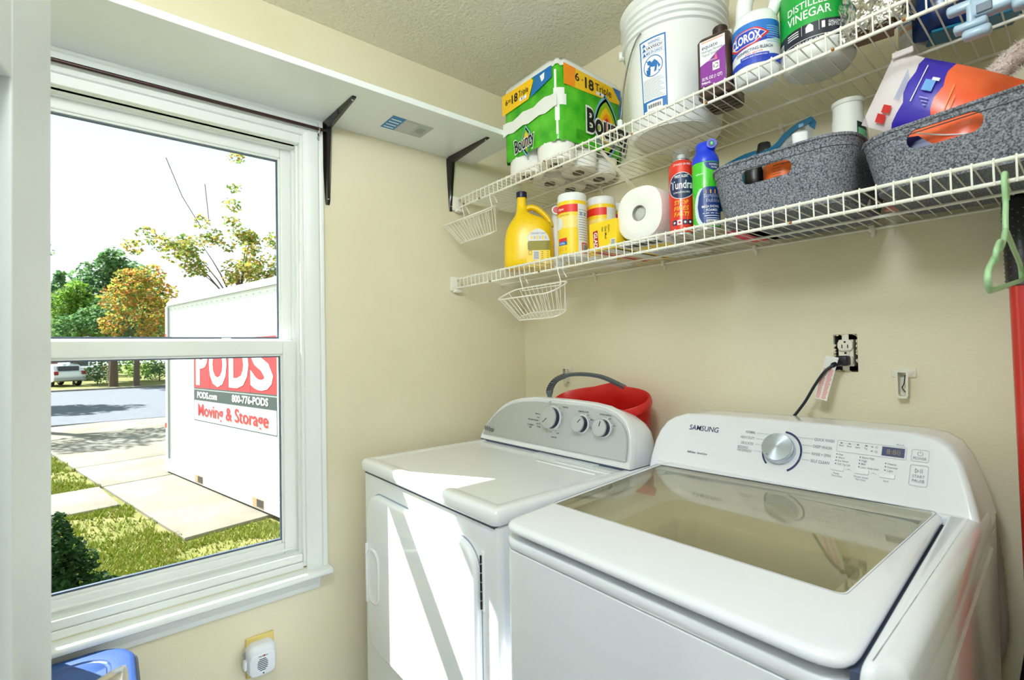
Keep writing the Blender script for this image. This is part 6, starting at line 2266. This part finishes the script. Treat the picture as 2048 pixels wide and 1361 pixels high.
obj('cord', tube(smooth_path([(-.012, -.044, -.009), (-.030, -.052, -.026), (-.052, -.054, -.060), (-.076, -.056, -.105), (-.108, -.052, -.150), (-.14, -.03, -.19), (-.15, .0, -.26), (-.15, .0, -.40)], 6), .0036, 10), CORD, t, 70)
tagm = mat('tag_white_card', (240, 238, 236), .35)
tg = BM()
TO, TU, TV = Vector((-.019, -.041, -.002)), Vector((.97, -.10, -.20)).normalized(), Vector((.24, .10, 1)).normalized()
add_loft(tg, [[TO + TU * u + TV * v + TU.cross(TV) * h for u, v in ((-.0150, .014), (.0145, .014), (.0145, -.098), (-.0150, -.098))] for h in (0, .0006)])
obj('warning_tag', tg, tagm, t)
ink = Ink(lambda u, v, h: TO + TU * u + TV * v + TU.cross(TV) * (.0006 + h), .0004, .0002)
TRED = mat('tag_fine_print', (226, 128, 122), .5)
rr = random.Random(2)
for i in range(30):
    v = -.018 - i * .0026
    ink.rect(-.0125, v - .0014, -.0015 - rr.uniform(0, .003), v, TRED, 0)
    ink.rect(.0008, v - .0014, .0125 - rr.uniform(0, .003), v, TRED, 0)
ink.build('fine_print', t)

# plastic tool clips
def tool_clip(label, x, z, m):
    t = thing('tool_holder', label, 'hook', (x, 0, z))
    b = plate(rrect(-.024, -.010, .024, .012, .004, 3), 0, -.004, .0015, 'xzy')
    obj('mount_plate', b, m, t, 40)
    for s in (-1, 1):
        obj('screw_cap', tube([(s * .0145, -.0035, .003), (s * .0145, -.0052, .003)], .0038, 14), m, t, 40)
    b = BM()
    U = [(-.012, .003), (.012, .003), (.011, -.052), (.0075, -.058), (-.0075, -.058), (-.011, -.052)]
    I = [(-.0075, .002), (.0075, .002), (.0072, -.050), (.005, -.053), (-.005, -.053), (-.0072, -.050)]
    n = len(U)
    for (a, c, y0, y1) in ((U, I, -.024, 0),):
        L = [[b.verts.new((p[0], y0, p[1])) for p in a], [b.verts.new((p[0], y0, p[1])) for p in c], [b.verts.new((p[0], -.003, p[1])) for p in c], [b.verts.new((p[0], 0, p[1])) for p in a]]
        for k in range(n):
            j = (k + 1) % n
            for q in range(3):
                b.faces.new((L[q][k], L[q][j], L[q + 1][j], L[q + 1][k]))
        b.faces.new(L[2])
        b.faces.new(L[3][::-1])
    obj('cup', b, m, t, 30)
    obj('spring', tube(smooth_path([(.004, -.010, -.004), (.002, -.014, -.025), (-.002, -.012, -.034), (.004, -.010, -.044)], 4), .001, 5), DARK_METAL, t)
    return t
CLIPM = mat('ivory_clip', (232, 228, 212), .35)
tool_clip('empty ivory plastic tool holder on the wall right of the outlet', 1.351, 1.226, CLIPM)
tool_clip('clear ivory tool holder on the wall behind the red bucket handle', .262, 1.214, CLIPM)

# mop, dark pole, hose, film
REDPOLE = mat('red_metal_pole', (206, 30, 22), .3, coat=.4)
t = thing('mop', 'red mop pole with black perforated grip leaning at the right end', 'mop', (1.5465, -.072, 0))
p0, p1, p2 = Vector((.028, -.06, .02)), Vector((.0105, -.012, 1.405)), Vector((.0065, .002, 1.572))
obj('pole', tube([p0, p1], .0205, 20), REDPOLE, t, 60)
gr = obj('grip', add_sphere(tube([p1 - Vector((0, 0, .002)), p2], .0245, 22), p2, .0245, 22, 10, (1, 1, .6)), mat('black_grip_rubber', (30, 30, 32), .35), t, 60)
dd = BM()
for i in range(17):
    for k in range(10):
        a = 2 * pi * k / 10 + (i % 2) * .31
        c = p1.lerp(p2, .06 + i * .052) + Vector((cos(a), sin(a), 0)) * .0245
        add_sphere(dd, c, .0017, 5, 4)
d_ = obj('grip_dimples', dd, mat('grip_dimple', (96, 98, 102), .4), gr)
d_['kind'] = 'stuff'
mh = BM()
add_box(mh, (-.012, -.16, .0), (.10, -.02, .03), .01)
obj('mop_head', mh, mat('mop_head_grey', (150, 150, 155), .7), t)
t = thing('black_pole', 'black and brown pole end leaning at the bottom right corner beside the washer', 'pole', (1.50, -.026, 0))
obj('shaft', tube([(-.044, -.004, .02), (.108, -.006, 1.14)], .0095, 14), BLACK, t, 60)
obj('brown_strip', tube([(-.026, -.012, .02), (.126, -.014, 1.14)], .0085, 14), mat('dark_brown_wood', (78, 46, 22), .5), t, 60)
HOSE = mat('grey_hose', (176, 172, 170), .5)
t = thing('drain_hose', 'grey corrugated drain hose behind the right side of the washer', 'hose', (1.490, -.034, 0))
pts = smooth_path([(-.09, .0, .10), (-.05, 0, .4), (.006, 0, .66), (.010, 0, .78), (-.004, .0, .93), (-.05, .0, .985), (-.10, .004, .95)], 16)
obj('tube', tube(pts, .013, 12, rad=[.0125 + .0012 * (i % 2) for i in range(len(pts))]), HOSE, t, 60)
FILM = clear_mat('clear_film', (235, 235, 232), haze=((236, 232, 226), .25))
t = thing('clear_film_strip', 'thin clear film strip stuck along the right side of the washer', 'film strip', (1.512, -.43, .90))
b = BM()
add_loft(b, [[(0, -.212, -.028), (.004, -.212, -.029), (.004, -.212, -.0285), (0, -.212, -.0275)], [(0, .209, .026), (.004, .209, .025), (.004, .209, .0255), (0, .209, .0265)]])
obj('film', b, FILM, t)

# green wire-shaped hanger hung on the lower shelf
HG = mat('mint_hanger', (166, 206, 156), .35)
t = thing('clothes_hanger', 'mint green plastic clothes hanger on the front rail of the lower shelf', 'hanger', (1.560, -.372, 1.547))
R_ = .0037
obj('hook', tube(smooth_path([(0, .010, -.028), (0, .014, -.002), (0, .004, .0115), (0, -.011, .008), (0, -.0135, -.012), (0, -.006, -.035), (0, -.016, -.058), (0, -.020, -.078)], 6), R_, 10), HG, t, 60)
frame_pts = [(0, -.020, -.078), (.0, -.062, -.104), (0, -.120, -.124), (0, -.200, -.150), (0, -.232, -.166), (0, -.222, -.183), (0, -.18, -.181), (0, .05, -.156), (0, .19, -.140), (0, .205, -.128), (0, .185, -.112), (0, .09, -.096), (0, -.010, -.080)]
obj('frame', tube(smooth_path(frame_pts, 5), R_, 10), HG, t, 60)
obj('strap_notch', tube(smooth_path([(.002, -.125, -.123), (.004, -.130, -.112), (.004, -.150, -.115), (.004, -.185, -.130), (.003, -.182, -.143), (.001, -.170, -.143)], 5), .0031, 8), HG, t, 60)

# grey-blue plastic clip hanger hooked on the upper shelf
CLIPG = mat('pale_blue_grey_plastic', (166, 188, 208), .3)
t = thing('clip_hanger', 'pale blue grey plastic clip hanger on the front rail at the top right corner', 'clip', (1.560, -.372, 1.900))
obj('hook', tube(smooth_path([(0, .024, -.010), (0, .020, .006), (0, .006, .012), (0, -.010, .006), (0, -.014, -.008), (0, -.012, -.016)], 5), .005, 8), CLIPG, t, 60)
DZc = -.074
def cb(lo, hi, r=.005, bm=None):
    return add_box(bm if bm is not None else BM(), (lo[0], lo[1], lo[2] + DZc), (hi[0], hi[1], hi[2] + DZc), r)
obj('stem', box((-.006, -.018, DZc - .01), (.006, -.010, -.010), .003), CLIPG, t, 40)
b = cb((-.030, -.034, -.020), (.062, -.010, .012))
cb((-.058, -.030, .000), (-.014, -.012, .014), .004, b)
cb((-.050, -.034, -.034), (-.010, -.012, -.022), .004, b)
cb((-.034, -.034, -.030), (-.024, -.014, .004), .004, b)
obj('clip_body', b, CLIPG, t, 50)
obj('clip_jaw', cb((.016, -.036, -.030), (.062, -.012, -.012), .005, cb((-.040, -.036, -.050), (-.006, -.014, -.036), .005)), CLIPG, t, 50)
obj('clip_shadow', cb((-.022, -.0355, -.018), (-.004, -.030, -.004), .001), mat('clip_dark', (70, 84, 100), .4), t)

# blue storage tote below the window
BLUET = mat('blue_tote_lid', (30, 68, 132), .5)
add_bump(BLUET, 300, .12, 'noise', 3, .003)
TOTEG = mat('tote_grey_rim', (76, 78, 96), .5)
t = thing('storage_tote', 'blue lidded storage tote standing below the window beside the open door', 'tote', (.275, -1.80, 0))
tx0, tx1, ty0, ty1 = -.235, .35, -.43, .412
def tt(i, z, r=.09):
    return [(x, y, z) for x, y in rrect(tx0 + i, ty0 + i, tx1 - i, ty1 - i, max(.02, r - i * .5), 9)]
obj('body', loft([tt(.06, .0), tt(.055, .01), tt(.022, .545)]), mat('tote_body_grey', (150, 154, 160), .4), t, 40)
obj('lid_rim', loft([tt(.004, .538), tt(0, .542), tt(0, .562), tt(.004, .568)]), TOTEG, t, 40)
obj('lid', loft([tt(.006, .566), tt(.006, .572), tt(.010, .577), tt(.018, .5795), tt(.050, .580), tt(.0525, .5765), tt(.0575, .5765), tt(.060, .580), tt(.10, .5815)]), BLUET, t, 50)

# ---------------------------------------------------------------- door_1, swung into the room beside the camera
DOORW = mat('door_white_paint', (226, 230, 230), .4)
d = bpy.data.objects.new('door_1', None)
COL.objects.link(d)
d['kind'] = 'structure'
latch = Vector((.920, -1.4935, 0))
ang = atan2(-.168, .985)
d.location = latch
d.rotation_euler = (0, 0, ang)
LW, LT, LH = .71, .035, 2.03
b = BM()
st = .112
# stiles and rails with recessed moulded panels
add_box(b, (0, -LT, .012), (st, 0, LH), .002)
add_box(b, (LW - st, -LT, .012), (LW, 0, LH), .002)
add_box(b, (LW / 2 - .05, -LT, .012), (LW / 2 + .05, 0, LH), .002)
for z0, z1 in ((.012, .24), (.78, .93), (1.55, 1.66), (1.90, LH)):
    add_box(b, (st, -LT, z0), (LW - st, 0, z1), .002)
obj('leaf', b, DOORW, d)
for xa, xb in ((st, LW / 2 - .05), (LW / 2 + .05, LW - st)):
    for z0, z1 in ((.24, .78), (.93, 1.55), (1.66, 1.90)):
        o = box((xa - .002, -LT + .009, z0 - .002), (xb + .002, -.009, z1 + .002))
        for yy in (-.009, -LT + .009):
            sgn = 1 if yy > -.02 else -1
            r0 = [(xa + .03, yy, z0 + .03), (xb - .03, yy, z0 + .03), (xb - .03, yy, z1 - .03), (xa + .03, yy, z1 - .03)]
            r1 = [(xa + .045, yy + sgn * .006, z0 + .045), (xb - .045, yy + sgn * .006, z0 + .045), (xb - .045, yy + sgn * .006, z1 - .045), (xa + .045, yy + sgn * .006, z1 - .045)]
            add_loft(o, [r0, r1], cap0=False)
        obj('panel', o, DOORW, d)
NICK = mat('satin_nickel', (206, 200, 194), .22, metal=1.0)
kn = lathe([(.033, 0), (.0335, .003), (.031, .007), (.016, .010), (.0125, .016), (.0125, .028), (.015, .034), (.021, .044), (.0265, .056), (.029, .066), (.0285, .069), (.026, .070), (.003, .0705)], 40)
for v in kn.verts:
    x, y, z = v.co
    v.co = Vector((.060 + x, z, .948 + y))
obj('knob', kn, NICK, d, 50)
obj('latch_plate', box((-.0008, -LT + .006, .92), (.0005, -.006, .976)), NICK, d)
for z in (.25, 1.0, 1.78):
    obj('hinge', tube([(LW + .004, .004, z - .045), (LW + .004, .004, z + .045)], .006, 10), NICK, d, 50)
# door casing of the doorway (hall and room side)
for i, y in enumerate((-1.74, -.80)):
    o = obj('trim_%d' % (i + 1), box((X1 - .014, y, 0), (X1, y + .06, 2.12), .003), WHITE_PAINT)
    o['kind'] = 'structure'
o = obj('trim_3', box((X1 - .014, -1.74, 2.06), (X1, -.74, 2.12), .003), WHITE_PAINT)
o['kind'] = 'structure'
